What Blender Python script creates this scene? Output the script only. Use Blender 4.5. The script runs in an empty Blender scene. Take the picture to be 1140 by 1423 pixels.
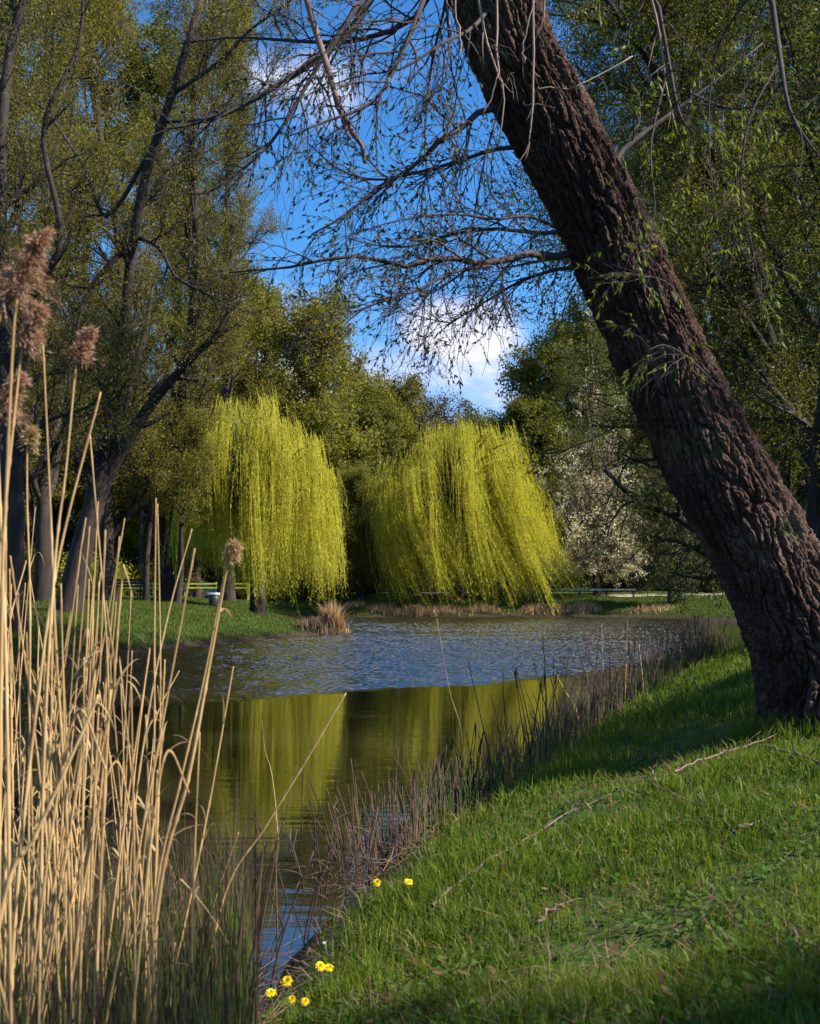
import bpy, math
import numpy as np

rng = np.random.default_rng(11)
SC = bpy.context.scene
COL = SC.collection
pi = math.pi
# ------------------------------------------------------------------ camera numbers (used to size the place)
F, CX, HY, H = 1600.0, 570.0, 800.0, 1.9


def P(px, py, d):
    return np.array([(px - CX) / F * d, d, H - (py - HY) / F * d])


def W0(px, py):                      # point of the water level seen there
    d = H * F / (py - HY)
    return ((px - CX) / F * d, d)


def sstep(a, b, x):
    t = np.clip((x - a) / (b - a), 0, 1)
    return t * t * (3 - 2 * t)


# ------------------------------------------------------------------ numpy noise
def _hash(i, j, k):
    h = (i.astype(np.int64) * 374761393 + j.astype(np.int64) * 668265263 + k.astype(np.int64) * 2147483647 // 7) & 0xFFFFFFFF
    h = ((h ^ (h >> 13)) * 1274126177) & 0xFFFFFFFF
    h = h ^ (h >> 16)
    return (h & 0xFFFFFF) / float(0xFFFFFF)


def vnoise(p):
    p = np.asarray(p, float)
    i = np.floor(p); f = p - i; f = f * f * (3 - 2 * f); i = i.astype(np.int64)
    r = 0
    for a in (0, 1):
        for b in (0, 1):
            for c in (0, 1):
                w = (f[..., 0] if a else 1 - f[..., 0]) * (f[..., 1] if b else 1 - f[..., 1]) * (f[..., 2] if c else 1 - f[..., 2])
                r = r + w * _hash(i[..., 0] + a, i[..., 1] + b, i[..., 2] + c)
    return r * 2 - 1


def fbm(p, o=4):
    s, a, t = 0, 1.0, 0
    p = np.asarray(p, float)
    for k in range(o):
        s = s + a * vnoise(p + k * 17.3); t += a; a *= .5; p = p * 2.03
    return s / t


def voro(u, v, per):
    """F1, F2 of a jittered grid, periodic in u with `per` cells"""
    iu, iv = np.floor(u).astype(np.int64), np.floor(v).astype(np.int64)
    f1 = np.full(u.shape, 9.0); f2 = np.full(u.shape, 9.0); cid = np.zeros(u.shape)
    for a in (-1, 0, 1):
        for b in (-1, 0, 1):
            ci, cj = iu + a, iv + b
            cm = np.mod(ci, per)
            jx = _hash(cm, cj, cj * 0 + 3); jy = _hash(cm, cj, cj * 0 + 8)
            d = np.sqrt((ci + .1 + .8 * jx - u) ** 2 + (cj + .1 + .8 * jy - v) ** 2)
            nf2 = np.minimum(f2, np.maximum(f1, d))
            cid = np.where(d < f1, _hash(cm, cj, cj * 0 + 21), cid)
            f1 = np.minimum(f1, d); f2 = nf2
    return f1, f2, cid


# ------------------------------------------------------------------ mesh plumbing
class MB:
    def __init__(s):
        s.v = []; s.f = []; s.n = 0; s.uv = None

    def add(s, V, faces):
        V = np.asarray(V, float).reshape(-1, 3)
        for Fa in (faces if isinstance(faces, list) else [faces]):
            Fa = np.asarray(Fa, np.int64)
            s.f.append(Fa.reshape(-1, Fa.shape[-1]) + s.n)
        s.v.append(V); s.n += len(V)
        return s

    def mesh(s, name, mat, smooth=True):
        me = bpy.data.meshes.new(name)
        V = np.concatenate(s.v)
        me.vertices.add(len(V)); me.vertices.foreach_set('co', V.astype(np.float32).ravel())
        loops = np.concatenate([f.ravel() for f in s.f]).astype(np.int32)
        tot = np.concatenate([np.full(len(f), f.shape[1]) for f in s.f])
        st = np.concatenate([[0], np.cumsum(tot)[:-1]]).astype(np.int32)
        me.loops.add(len(loops)); me.loops.foreach_set('vertex_index', loops)
        me.polygons.add(len(tot)); me.polygons.foreach_set('loop_start', st)
        me.polygons.foreach_set('use_smooth', np.full(len(tot), smooth))
        if s.uv is not None:
            uvl = me.uv_layers.new(name='UVMap')
            uvl.data.foreach_set('uv', s.uv[loops].astype(np.float32).ravel())
        me.update(calc_edges=True); me.validate()
        if mat: me.materials.append(mat)
        return me

    def obj(s, name, mat, parent=None, smooth=True):
        o = bpy.data.objects.new(name, s.mesh(name, mat, smooth))
        COL.objects.link(o)
        if parent is not None:
            o.parent = parent
            o.matrix_parent_inverse.identity()
            o.location = -np.array(parent.location) if parent.get('_abs') else (0, 0, 0)
        return o


def thing(name, label, cat, loc=(0, 0, 0), group=None, absolute=True):
    """Empty at the base of a thing; parts built in world coordinates hang under it"""
    o = bpy.data.objects.new(name, None); COL.objects.link(o)
    o.empty_display_size = .1
    o.location = [float(c) for c in loc]; o['label'] = label; o['category'] = cat
    if group: o['group'] = group
    if absolute: o['_abs'] = 1
    return o


def tag(o, label, cat, group=None, kind=None):
    if label: o['label'] = label
    if cat: o['category'] = cat
    if group: o['group'] = group
    if kind: o['kind'] = kind
    return o


def copy_tree(root, label=None):
    r = root.copy(); COL.objects.link(r)
    if label: r['label'] = label
    for ch in root.children:
        c = ch.copy(); COL.objects.link(c); c.parent = r
        for g in ch.children:
            d = g.copy(); COL.objects.link(d); d.parent = c
    return r


def norm(v):
    return v / np.maximum(np.linalg.norm(v, axis=-1, keepdims=True), 1e-9)


def spline(pts, n):
    p = np.asarray(pts, float)
    p = np.vstack([2 * p[0] - p[1], p, 2 * p[-1] - p[-2]])
    m = len(p) - 3
    t = np.linspace(0, m - 1e-6, n); i = t.astype(int); t = (t - i)[:, None]
    a, b, c, d = p[i], p[i + 1], p[i + 2], p[i + 3]
    return .5 * (2 * b + (c - a) * t + (2 * a - 5 * b + 4 * c - d) * t ** 2 + (3 * b - a - 3 * c + d) * t ** 3)


def tubes(mb, L, R, S=5):
    """L (N,P,3) polylines, R (N,P) radii -> closed-off tubes"""
    L = np.asarray(L, float); R = np.asarray(R, float)
    N, Pn, _ = L.shape
    T = np.empty_like(L)
    T[:, 1:-1] = L[:, 2:] - L[:, :-2]; T[:, 0] = L[:, 1] - L[:, 0]; T[:, -1] = L[:, -1] - L[:, -2]
    T = norm(T)
    ref = np.where(np.abs(norm(L[:, -1] - L[:, 0])[:, None, 2:3]) > .8, np.array([1., .2, 0]), np.array([0., .1, 1.]))
    A = norm(np.cross(T, np.broadcast_to(ref, T.shape))); B = np.cross(T, A)
    th = np.arange(S) * 2 * pi / S
    V = L[:, :, None] + R[:, :, None, None] * (A[:, :, None] * np.cos(th)[:, None] + B[:, :, None] * np.sin(th)[:, None])
    base = (np.arange(N) * Pn * S)[:, None, None]
    r = (np.arange(Pn - 1) * S)[None, :, None]; c = np.arange(S)[None, None]; c2 = (c + 1) % S
    q = np.stack([base + r + c, base + r + c2, base + r + S + c2, base + r + S + c], -1).reshape(-1, 4)
    caps = [(np.arange(N) * Pn * S)[:, None] + (Pn - 1) * S + np.arange(S)[None]] if S > 2 else []
    mb.add(V, [q] + caps)


def grow(L, R, k, length, ang=(.5, 1.1), t=(.2, 1.), up=0., droop=0., wob=.15, Pn=7, rr=.6, taper=.25, lvar=.35, shrink=.4, dirb=None):
    """k children for each parent polyline; returns (lines, radii)"""
    N, Pp, _ = L.shape
    tt = (np.arange(k)[None] + rng.random((N, k))) / k * (t[1] - t[0]) + t[0]
    x = np.clip(tt * (Pp - 1), 0, Pp - 1.001); i = x.astype(int); f = (x - i)[..., None]
    n = np.arange(N)[:, None]
    p = (L[n, i] * (1 - f) + L[n, i + 1] * f).reshape(-1, 3)
    r0 = (R[n, i] * (1 - f[..., 0]) + R[n, i + 1] * f[..., 0]).reshape(-1) * rr
    T = norm(L[n, i + 1] - L[n, i]).reshape(-1, 3)
    M = len(p)
    q = rng.normal(size=(M, 3)); q = norm(q - (q * T).sum(-1, keepdims=True) * T)
    a = rng.uniform(ang[0], ang[1], M)[:, None]
    D = T * np.cos(a) + q * np.sin(a)
    D[:, 2] += up
    if dirb is not None: D = D + np.asarray(dirb)
    D = norm(D)
    ln = length * (1 + lvar * rng.uniform(-1, 1, M)) * (1 - shrink * tt.reshape(-1))
    st = (ln / (Pn - 1))[:, None]
    out = np.empty((M, Pn, 3)); out[:, 0] = p
    for s in range(1, Pn):
        D = D + wob * rng.normal(size=(M, 3)); D[:, 2] += up * .25 - droop
        D = norm(D); out[:, s] = out[:, s - 1] + D * st
    rad = r0[:, None] * (1 + (taper - 1) * np.linspace(0, 1, Pn)[None])
    return out, rad


def leaves(mb, L, m, size, width=.35, spread=.0, hang=0., along=.4, t=(0.1, 1.), hexa=False, svar=.4):
    """m leaves on each polyline, every one its own little face"""
    N, Pp, _ = L.shape
    tt = rng.uniform(t[0], t[1], (N, m)) * (Pp - 1)
    i = np.clip(tt.astype(int), 0, Pp - 2); f = (tt - i)[..., None]; n = np.arange(N)[:, None]
    p = (L[n, i] * (1 - f) + L[n, i + 1] * f).reshape(-1, 3)
    T = norm(L[n, i + 1] - L[n, i]).reshape(-1, 3)
    M = len(p)
    if spread: p = p + rng.normal(size=(M, 3)) * spread
    D = rng.normal(size=(M, 3)); D = norm(norm(D) * (1 - along) + T * along * 1.4 + np.array([0, 0, -hang]))
    S = norm(np.cross(D, rng.normal(size=(M, 3))))
    s = (size * (1 + svar * rng.uniform(-1, 1, M)))[:, None]; w = s * width * .5
    if hexa:
        Nn = np.cross(D, S)
        V = np.stack([p, p + D * s * .3 + S * w * .95, p + D * s * .65 + S * w * .75 - Nn * s * .03, p + D * s - Nn * s * .12,
                      p + D * s * .65 - S * w * .75 - Nn * s * .03, p + D * s * .3 - S * w * .95], 1)
        q = np.arange(M)[:, None] * 6 + np.arange(6)[None]
    else:
        V = np.stack([p, p + D * s * .45 + S * w, p + D * s, p + D * s * .45 - S * w], 1)
        q = np.arange(M)[:, None] * 4 + np.arange(4)[None]
    mb.add(V, q)


# ------------------------------------------------------------------ materials
def newmat(name):
    m = bpy.data.materials.new(name); m.use_nodes = True
    nt = m.node_tree; nt.nodes.clear()
    out = nt.nodes.new('ShaderNodeOutputMaterial')
    return m, nt, out


def nd(nt, typ, **kw):
    n = nt.nodes.new(typ)
    for k, v in kw.items():
        if k.startswith('i_'): n.inputs[k[2:].replace('_', ' ')].default_value = v
        else: setattr(n, k, v)
    return n


def ramp(nt, fac, stops):
    r = nt.nodes.new('ShaderNodeValToRGB')
    e = r.color_ramp.elements
    while len(e) < len(stops): e.new(.5)
    for k, (p, c) in enumerate(stops):
        e[k].position = p; e[k].color = (*c, 1)
    nt.links.new(fac, r.inputs[0]); return r.outputs[0]


def leafmat(name, c1, c2, c3=None, trans=.45, tint=(1.25, 1.3, .7), rough=.55, clump=.6, spec=.3):
    m, nt, out = newmat(name)
    g = nd(nt, 'ShaderNodeNewGeometry')
    tc = nd(nt, 'ShaderNodeTexCoord')
    nz = nd(nt, 'ShaderNodeTexNoise', i_Scale=clump, i_Detail=2.)
    nt.links.new(tc.outputs['Object'], nz.inputs['Vector'])
    mx = nd(nt, 'ShaderNodeMath', operation='MULTIPLY_ADD'); mx.inputs[1].default_value = .55; mx.inputs[2].default_value = -.05
    nt.links.new(g.outputs['Random Per Island'], mx.inputs[0])
    ad = nd(nt, 'ShaderNodeMath', operation='MULTIPLY_ADD'); ad.inputs[1].default_value = .55
    nt.links.new(nz.outputs['Fac'], ad.inputs[0]); nt.links.new(mx.outputs[0], ad.inputs[2])
    col = ramp(nt, ad.outputs[0], [(.05, c1), (.5, c2), (.95, c3 or c2)])
    b = nd(nt, 'ShaderNodeBsdfPrincipled', i_Roughness=rough)
    b.inputs['Specular IOR Level'].default_value = spec
    nt.links.new(col, b.inputs['Base Color'])
    t = nd(nt, 'ShaderNodeBsdfTranslucent')
    ml = nd(nt, 'ShaderNodeMix', data_type='RGBA', blend_type='MULTIPLY'); ml.inputs['Factor'].default_value = 1
    nt.links.new(col, ml.inputs['A']); ml.inputs['B'].default_value = (*tint, 1)
    nt.links.new(ml.outputs['Result'], t.inputs['Color'])
    mix = nd(nt, 'ShaderNodeMixShader'); mix.inputs[0].default_value = trans
    nt.links.new(b.outputs[0], mix.inputs[1]); nt.links.new(t.outputs[0], mix.inputs[2])
    nt.links.new(mix.outputs[0], out.inputs[0])
    return m


def barkmat(name, c1, c2, c3, scale=(9, 9, 2.2), bump=.02, uv=False, lichen=None):
    m, nt, out = newmat(name)
    tc = nd(nt, 'ShaderNodeTexCoord')
    mp = nd(nt, 'ShaderNodeMapping'); mp.inputs['Scale'].default_value = scale
    nt.links.new(tc.outputs['UV' if uv else 'Object'], mp.inputs[0])
    n1 = nd(nt, 'ShaderNodeTexNoise', i_Scale=1., i_Detail=6., i_Roughness=.65)
    nt.links.new(mp.outputs[0], n1.inputs['Vector'])
    n2 = nd(nt, 'ShaderNodeTexNoise', i_Scale=1.7, i_Detail=3.)
    nt.links.new(tc.outputs['Object'], n2.inputs['Vector'])
    ad = nd(nt, 'ShaderNodeMath', operation='MULTIPLY_ADD'); ad.inputs[1].default_value = .6
    nt.links.new(n2.outputs['Fac'], ad.inputs[0])
    m2 = nd(nt, 'ShaderNodeMath', operation='MULTIPLY'); m2.inputs[1].default_value = .5
    nt.links.new(n1.outputs['Fac'], m2.inputs[0]); nt.links.new(m2.outputs[0], ad.inputs[2])
    col = ramp(nt, ad.outputs[0], [(.32, c1), (.55, c2), (.78, c3)])
    if lichen:
        n3 = nd(nt, 'ShaderNodeTexNoise', i_Scale=3.2, i_Detail=8., i_Roughness=.7); nt.links.new(tc.outputs['Object'], n3.inputs['Vector'])
        for lo, hi, lc, src in ((.60, .72, lichen[0], n3), (.63, .70, lichen[1], n2)):
            k_ = nd(nt, 'ShaderNodeMapRange'); k_.inputs['From Min'].default_value = lo; k_.inputs['From Max'].default_value = hi; k_.inputs['To Max'].default_value = .75
            nt.links.new(src.outputs['Fac'], k_.inputs[0])
            mxl = nd(nt, 'ShaderNodeMix', data_type='RGBA'); nt.links.new(k_.outputs[0], mxl.inputs['Factor']); nt.links.new(col, mxl.inputs['A']); mxl.inputs['B'].default_value = (*lc, 1)
            col = mxl.outputs['Result']
    b = nd(nt, 'ShaderNodeBsdfPrincipled', i_Roughness=.85)
    b.inputs['Specular IOR Level'].default_value = .25
    nt.links.new(col, b.inputs['Base Color'])
    bp = nd(nt, 'ShaderNodeBump', i_Strength=1., i_Distance=bump)
    if uv:
        wv_ = nd(nt, 'ShaderNodeMix', data_type='RGBA', blend_type='ADD'); wv_.inputs['Factor'].default_value = .9
        mp2 = nd(nt, 'ShaderNodeMapping'); mp2.inputs['Scale'].default_value = (34, 7, 1); nt.links.new(tc.outputs['UV'], mp2.inputs[0])
        nt.links.new(mp2.outputs[0], wv_.inputs['A']); nt.links.new(n1.outputs['Color'], wv_.inputs['B'])
        vo = nd(nt, 'ShaderNodeTexVoronoi', feature='DISTANCE_TO_EDGE'); nt.links.new(wv_.outputs['Result'], vo.inputs['Vector'])
        cl_ = nd(nt, 'ShaderNodeMapRange'); cl_.inputs['From Max'].default_value = .16; nt.links.new(vo.outputs['Distance'], cl_.inputs[0])
        bp0 = nd(nt, 'ShaderNodeBump', i_Strength=1., i_Distance=.012); nt.links.new(cl_.outputs[0], bp0.inputs['Height']); nt.links.new(bp0.outputs[0], bp.inputs['Normal'])
    nt.links.new(n1.outputs['Fac'], bp.inputs['Height']); nt.links.new(bp.outputs[0], b.inputs['Normal'])
    nt.links.new(b.outputs[0], out.inputs[0])
    return m


def plain(name, c, rough=.6, metal=0., var=.25, scale=8.):
    m, nt, out = newmat(name)
    tc = nd(nt, 'ShaderNodeTexCoord')
    nz = nd(nt, 'ShaderNodeTexNoise', i_Scale=scale, i_Detail=4.)
    nt.links.new(tc.outputs['Object'], nz.inputs['Vector'])
    col = ramp(nt, nz.outputs['Fac'], [(.3, tuple(x * (1 - var) for x in c)), (.7, tuple(min(1, x * (1 + var)) for x in c))])
    b = nd(nt, 'ShaderNodeBsdfPrincipled', i_Roughness=rough, i_Metallic=metal)
    nt.links.new(col, b.inputs['Base Color']); nt.links.new(b.outputs[0], out.inputs[0])
    return m


MAT = {}
MAT['bark_hero'] = barkmat('rough_willow_bark', (.030, .015, .012), (.10, .053, .040), (.30, .20, .15), (60, 16, 1), .02, uv=True, lichen=((.20, .185, .15), (.075, .085, .03)))
MAT['bark'] = barkmat('dark_bark', (.018, .012, .011), (.040, .028, .025), (.08, .058, .048))
MAT['bark_twig'] = barkmat('twig_bark', (.03, .02, .022), (.06, .042, .042), (.10, .07, .07), (20, 20, 20), .002)
MAT['twig_pale'] = barkmat('pale_dead_twig', (.13, .085, .065), (.24, .165, .13), (.36, .27, .21), (25, 25, 8), .002)
MAT['limb_bark'] = barkmat('broken_limb_bark', (.06, .035, .03), (.16, .10, .085), (.30, .21, .18), (30, 30, 9), .01)
MAT['bark_far'] = barkmat('far_bark', (.03, .024, .02), (.065, .05, .042), (.11, .09, .075))
MAT['leaf_near'] = leafmat('young_willow_leaf', (.06, .10, .015), (.13, .17, .02), (.24, .23, .03), trans=.5)
MAT['leaf_bud'] = leafmat('opening_bud', (.03, .045, .02), (.055, .075, .03), (.09, .10, .035), trans=.35)
MAT['leaf_olive'] = leafmat('olive_leaf', (.055, .048, .008), (.135, .118, .015), (.31, .255, .028), trans=.45, clump=.35)
MAT['leaf_green'] = leafmat('green_leaf', (.052, .060, .010), (.11, .118, .016), (.20, .185, .026), trans=.48, clump=.4)
MAT['leaf_dark'] = leafmat('dark_green_leaf', (.034, .042, .009), (.07, .078, .013), (.13, .125, .02), trans=.42, clump=.5)
MAT['leaf_spring'] = leafmat('spring_leaf', (.085, .085, .014), (.175, .165, .024), (.30, .26, .036), trans=.52, clump=.4)
MAT['leaf_yellow'] = leafmat('yellow_willow_strand', (.25, .255, .03), (.56, .54, .075), (.84, .78, .16), trans=.62, tint=(1.2, 1.18, .7), clump=1.2)
MAT['leaf_brown'] = leafmat('budding_brown_twigs', (.055, .04, .028), (.095, .075, .045), (.13, .115, .05), trans=.25, clump=.5)
MAT['leaf_pale'] = leafmat('pale_green_leaf', (.09, .11, .03), (.17, .19, .05), (.28, .29, .09), trans=.45, clump=.6)
MAT['blossom'] = leafmat('white_blossom', (.34, .31, .16), (.66, .60, .36), (.88, .82, .58), trans=.3, tint=(1, 1, .9), clump=1.)
MAT['reed'] = barkmat('dry_reed', (.17, .09, .04), (.46, .29, .12), (.66, .47, .23), (60, 60, 5), .0008)
MAT['reed_leaf'] = leafmat('dry_reed_leaf', (.30, .19, .08), (.46, .32, .15), (.58, .44, .24), trans=.35, tint=(1, .95, .8), clump=4)
MAT['plume'] = leafmat('reed_plume', (.24, .13, .085), (.38, .23, .15), (.55, .38, .26), trans=.45, tint=(1.1, .9, .7), clump=9)
MAT['stem'] = barkmat('dead_stem', (.02, .013, .014), (.045, .027, .027), (.10, .065, .05), (40, 40, 6), .001)
MAT['stem_cane'] = barkmat('dead_cane', (.042, .024, .02), (.10, .058, .044), (.21, .135, .088), (40, 40, 6), .001)
MAT['shoot'] = leafmat('green_reed_shoot', (.03, .06, .012), (.07, .11, .02), (.16, .19, .035), trans=.4, clump=3)
MAT['litter'] = leafmat('reed_litter', (.05, .03, .024), (.12, .075, .05), (.32, .21, .11), trans=.2, tint=(1, .9, .8), clump=3)
MAT['dead_brown'] = leafmat('dead_brown_stem', (.03, .018, .016), (.075, .045, .032), (.17, .11, .06), trans=.15, tint=(1, .9, .8), clump=3)
MAT['grass'] = leafmat('grass_blades', (.04, .075, .007), (.09, .15, .011), (.24, .24, .026), trans=.45, tint=(1.3, 1.25, .5), clump=2.2)
MAT['lawn'] = leafmat('lawn_blades', (.04, .06, .010), (.075, .105, .014), (.13, .15, .022), trans=.35, tint=(1.2, 1.3, .5), clump=.6)
MAT['straw'] = leafmat('shore_straw', (.30, .17, .09), (.46, .30, .16), (.62, .44, .25), trans=.3, tint=(1, .9, .75), clump=1.5)


def ground_mat():
    m, nt, out = newmat('bank_ground')
    tc = nd(nt, 'ShaderNodeTexCoord')
    n1 = nd(nt, 'ShaderNodeTexNoise', i_Scale=1.3, i_Detail=8., i_Roughness=.65)
    n2 = nd(nt, 'ShaderNodeTexNoise', i_Scale=14., i_Detail=5.)
    for n in (n1, n2): nt.links.new(tc.outputs['Object'], n.inputs['Vector'])
    g = ramp(nt, n1.outputs['Fac'], [(.3, (.028, .045, .008)), (.55, (.045, .085, .012)), (.75, (.075, .085, .02))])
    so = ramp(nt, n2.outputs['Fac'], [(.35, (.022, .015, .011)), (.7, (.055, .037, .025))])
    sx = nd(nt, 'ShaderNodeSeparateXYZ'); nt.links.new(tc.outputs['Object'], sx.inputs[0])
    ad = nd(nt, 'ShaderNodeMath', operation='MULTIPLY_ADD'); ad.inputs[1].default_value = .3
    nt.links.new(n1.outputs['Fac'], ad.inputs[0]); nt.links.new(sx.outputs['Z'], ad.inputs[2])
    mr = nd(nt, 'ShaderNodeMapRange'); mr.inputs['From Min'].default_value = .22; mr.inputs['From Max'].default_value = .42
    nt.links.new(ad.outputs[0], mr.inputs[0])
    mx = nd(nt, 'ShaderNodeMix', data_type='RGBA')
    nt.links.new(mr.outputs[0], mx.inputs['Factor']); nt.links.new(so, mx.inputs['A']); nt.links.new(g, mx.inputs['B'])
    b = nd(nt, 'ShaderNodeBsdfPrincipled', i_Roughness=.95); b.inputs['Specular IOR Level'].default_value = .15
    nt.links.new(mx.outputs['Result'], b.inputs['Base Color'])
    bp = nd(nt, 'ShaderNodeBump', i_Strength=.8, i_Distance=.04)
    nt.links.new(n2.outputs['Fac'], bp.inputs['Height']); nt.links.new(bp.outputs[0], b.inputs['Normal'])
    nt.links.new(b.outputs[0], out.inputs[0]); return m


def water_mat():
    m, nt, out = newmat('lake_water')
    tc = nd(nt, 'ShaderNodeTexCoord'); co = tc.outputs['Object']
    sx = nd(nt, 'ShaderNodeSeparateXYZ'); nt.links.new(co, sx.inputs[0])

    def mth(op, a, b=None, c=None):
        n = nd(nt, 'ShaderNodeMath', operation=op)
        for k, v in enumerate((a, b, c)):
            if v is None: continue
            if isinstance(v, (int, float)): n.inputs[k].default_value = v
            else: nt.links.new(v, n.inputs[k])
        return n.outputs[0]

    def noise(scale, detail, vec_scale, rough=.5):
        mp = nd(nt, 'ShaderNodeMapping'); mp.inputs['Scale'].default_value = vec_scale
        nt.links.new(co, mp.inputs[0])
        n = nd(nt, 'ShaderNodeTexNoise', i_Scale=scale, i_Detail=detail, i_Roughness=rough)
        nt.links.new(mp.outputs[0], n.inputs['Vector']); return n.outputs['Fac']
    # the breeze ruffles the far half of the lake; its edge runs across the water
    xp = mth('MAXIMUM', mth('SUBTRACT', sx.outputs['X'], 3.0), 0.0)
    edge = mth('ADD', mth('MULTIPLY_ADD', sx.outputs['X'], .78, 19.6), mth('MULTIPLY', mth('MULTIPLY', xp, xp), .24))
    wob = mth('MULTIPLY_ADD', noise(.5, 3, (1, 1, 1)), 1.6, -.8)
    dd = mth('ADD', mth('SUBTRACT', sx.outputs['Y'], edge), wob)
    mr = nd(nt, 'ShaderNodeMapRange', interpolation_type='SMOOTHSTEP'); mr.inputs['From Min'].default_value = -.25; mr.inputs['From Max'].default_value = .9
    nt.links.new(dd, mr.inputs[0]); mask = mr.outputs[0]
    gust = noise(.22, 3, (.6, 1.6, 1))
    gm = nd(nt, 'ShaderNodeMapRange'); gm.inputs['From Min'].default_value = .3; gm.inputs['From Max'].default_value = .65; gm.inputs['To Min'].default_value = .55; gm.inputs['To Max'].default_value = 1.1
    nt.links.new(gust, gm.inputs[0])
    rip = mth('MULTIPLY', mth('MULTIPLY', noise(6.5, 3, (.6, 1.5, 1), .6), mth('MULTIPLY', mask, gm.outputs[0])), RIP)
    calm = mth('MULTIPLY', noise(1.0, 3, (1.3, 7.5, 1), .55), CALM)
    fine = mth('MULTIPLY', noise(1.0, 2, (.35, 2.2, 1), .5), CALM * 2)
    h = mth('ADD', rip, mth('ADD', calm, fine))
    b = nd(nt, 'ShaderNodeBsdfPrincipled', i_Roughness=.03, i_IOR=2.2)
    cl = ramp(nt, noise(.6, 3, (1, 1, 1)), [(.3, (.012, .011, .006)), (.7, (.019, .017, .009))])
    nt.links.new(cl, b.inputs['Base Color'])
    bp = nd(nt, 'ShaderNodeBump', i_Strength=1., i_Distance=1.)
    nt.links.new(h, bp.inputs['Height']); nt.links.new(bp.outputs[0], b.inputs['Normal'])
    nt.links.new(b.outputs[0], out.inputs[0]); return m


RIP, CALM, WAVE = .016, .0016, .0125
MAT['ground'] = ground_mat(); MAT['water'] = water_mat()

# ------------------------------------------------------------------ lake outline and terrain
near_px = [(340, 1423), (400, 1330), (480, 1255), (560, 1190), (640, 1140), (720, 1090), (810, 1022), (900, 962), (960, 930), (1010, 912)]
near = [W0(*p) for p in near_px]
lake = [(-26, -16), (-9, -16), (-4.5, -6), (-2.6, 0), (-1.5, 2.6), (-1.05, 4.0)] + near + \
       [(10.5, 31), (13.5, 37), (15, 44)] + [W0(985, 863)] + [(11.0, 51.0), (8.6, 52.2), (5.2, 52.8), (2.4, 52.3), (0, 52.8), (-1.8, 52), (-3, 52.6), (-4.6, 54), (-6.2, 53.2), (-6.2, 50), (-4.8, 44)] + \
       [(-3.3, 40.4), W0(480, 880), W0(430, 885), W0(330, 893), W0(230, 903), W0(100, 916), W0(0, 926), (-14, 17), (-21, 4)]
_l = np.array(lake); _l3 = np.c_[_l, np.zeros(len(_l))]
_cl = spline(np.vstack([_l3[-2:], _l3, _l3[:3]]), 420)[:, :2]
# close: keep only one loop
_s = spline(np.vstack([_l3, _l3[:1]]), 360)[:-1, :2]
LAKE = _s


def shore_dist(x, y):
    """signed distance to the shoreline, positive on land"""
    x = np.asarray(x, float); y = np.asarray(y, float); sh = x.shape
    x = x.ravel(); y = y.ravel()
    A = LAKE; B = np.roll(LAKE, -1, 0)
    res = np.empty(len(x))
    for s in range(0, len(x), 20000):
        px, py = x[s:s + 20000, None], y[s:s + 20000, None]
        ab = B - A
        t = np.clip(((px - A[:, 0]) * ab[:, 0] + (py - A[:, 1]) * ab[:, 1]) / (ab ** 2).sum(1), 0, 1)
        d = np.sqrt((px - A[:, 0] - t * ab[:, 0]) ** 2 + (py - A[:, 1] - t * ab[:, 1]) ** 2).min(1)
        c = (A[:, 1] > py) != (B[:, 1] > py)
        xi = A[:, 0] + (py - A[:, 1]) / np.where(B[:, 1] == A[:, 1], 1e-9, B[:, 1] - A[:, 1]) * ab[:, 0]
        ins = ((c & (px < xi)).sum(1) % 2) == 1
        res[s:s + 20000] = np.where(ins, -d, d)
    return res.reshape(sh)


def terr(x, y, d=None):
    x = np.asarray(x, float); y = np.asarray(y, float)
    if d is None: d = shore_dist(x, y)
    wn = sstep(-3.6, -2.4, x + np.clip(-y, 0, 20) * .5) * (1 - sstep(30, 38, y))
    zn = np.interp(d, [-8, -1, 0, .12, .3, 1, 2, 3, 5, 10, 40], [-1.4, -.35, -.03, .09, .16, .40, .66, .85, 1.05, 1.3, 2.2])
    zf = np.interp(d, [-8, -1, 0, .2, .6, 2, 4, 8, 20, 60], [-1.4, -.35, -.03, .07, .16, .48, .80, .93, .9, 1.2])
    z = zn * wn + zf * (1 - wn)
    p = np.stack([x, y, x * 0], -1)
    z = z + (fbm(p * .45, 3) * .10 + fbm(p * 2.3, 3) * .025) * sstep(.1, 1.5, d) + fbm(p * 1.7, 2) * .03 * sstep(.0, .3, d)
    dip = sstep(54, 61, y) * sstep(-1, -5, x) * sstep(2, 5, d)
    z = z * (1 - dip) + dip * .12
    return z


def steps(segs):
    out = [segs[0][0]]
    for a, b, s in segs:
        n = max(1, int(round((b - a) / s))); out += list(a + (b - a) * (np.arange(n) + 1) / n)
    return np.array(out)


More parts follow.
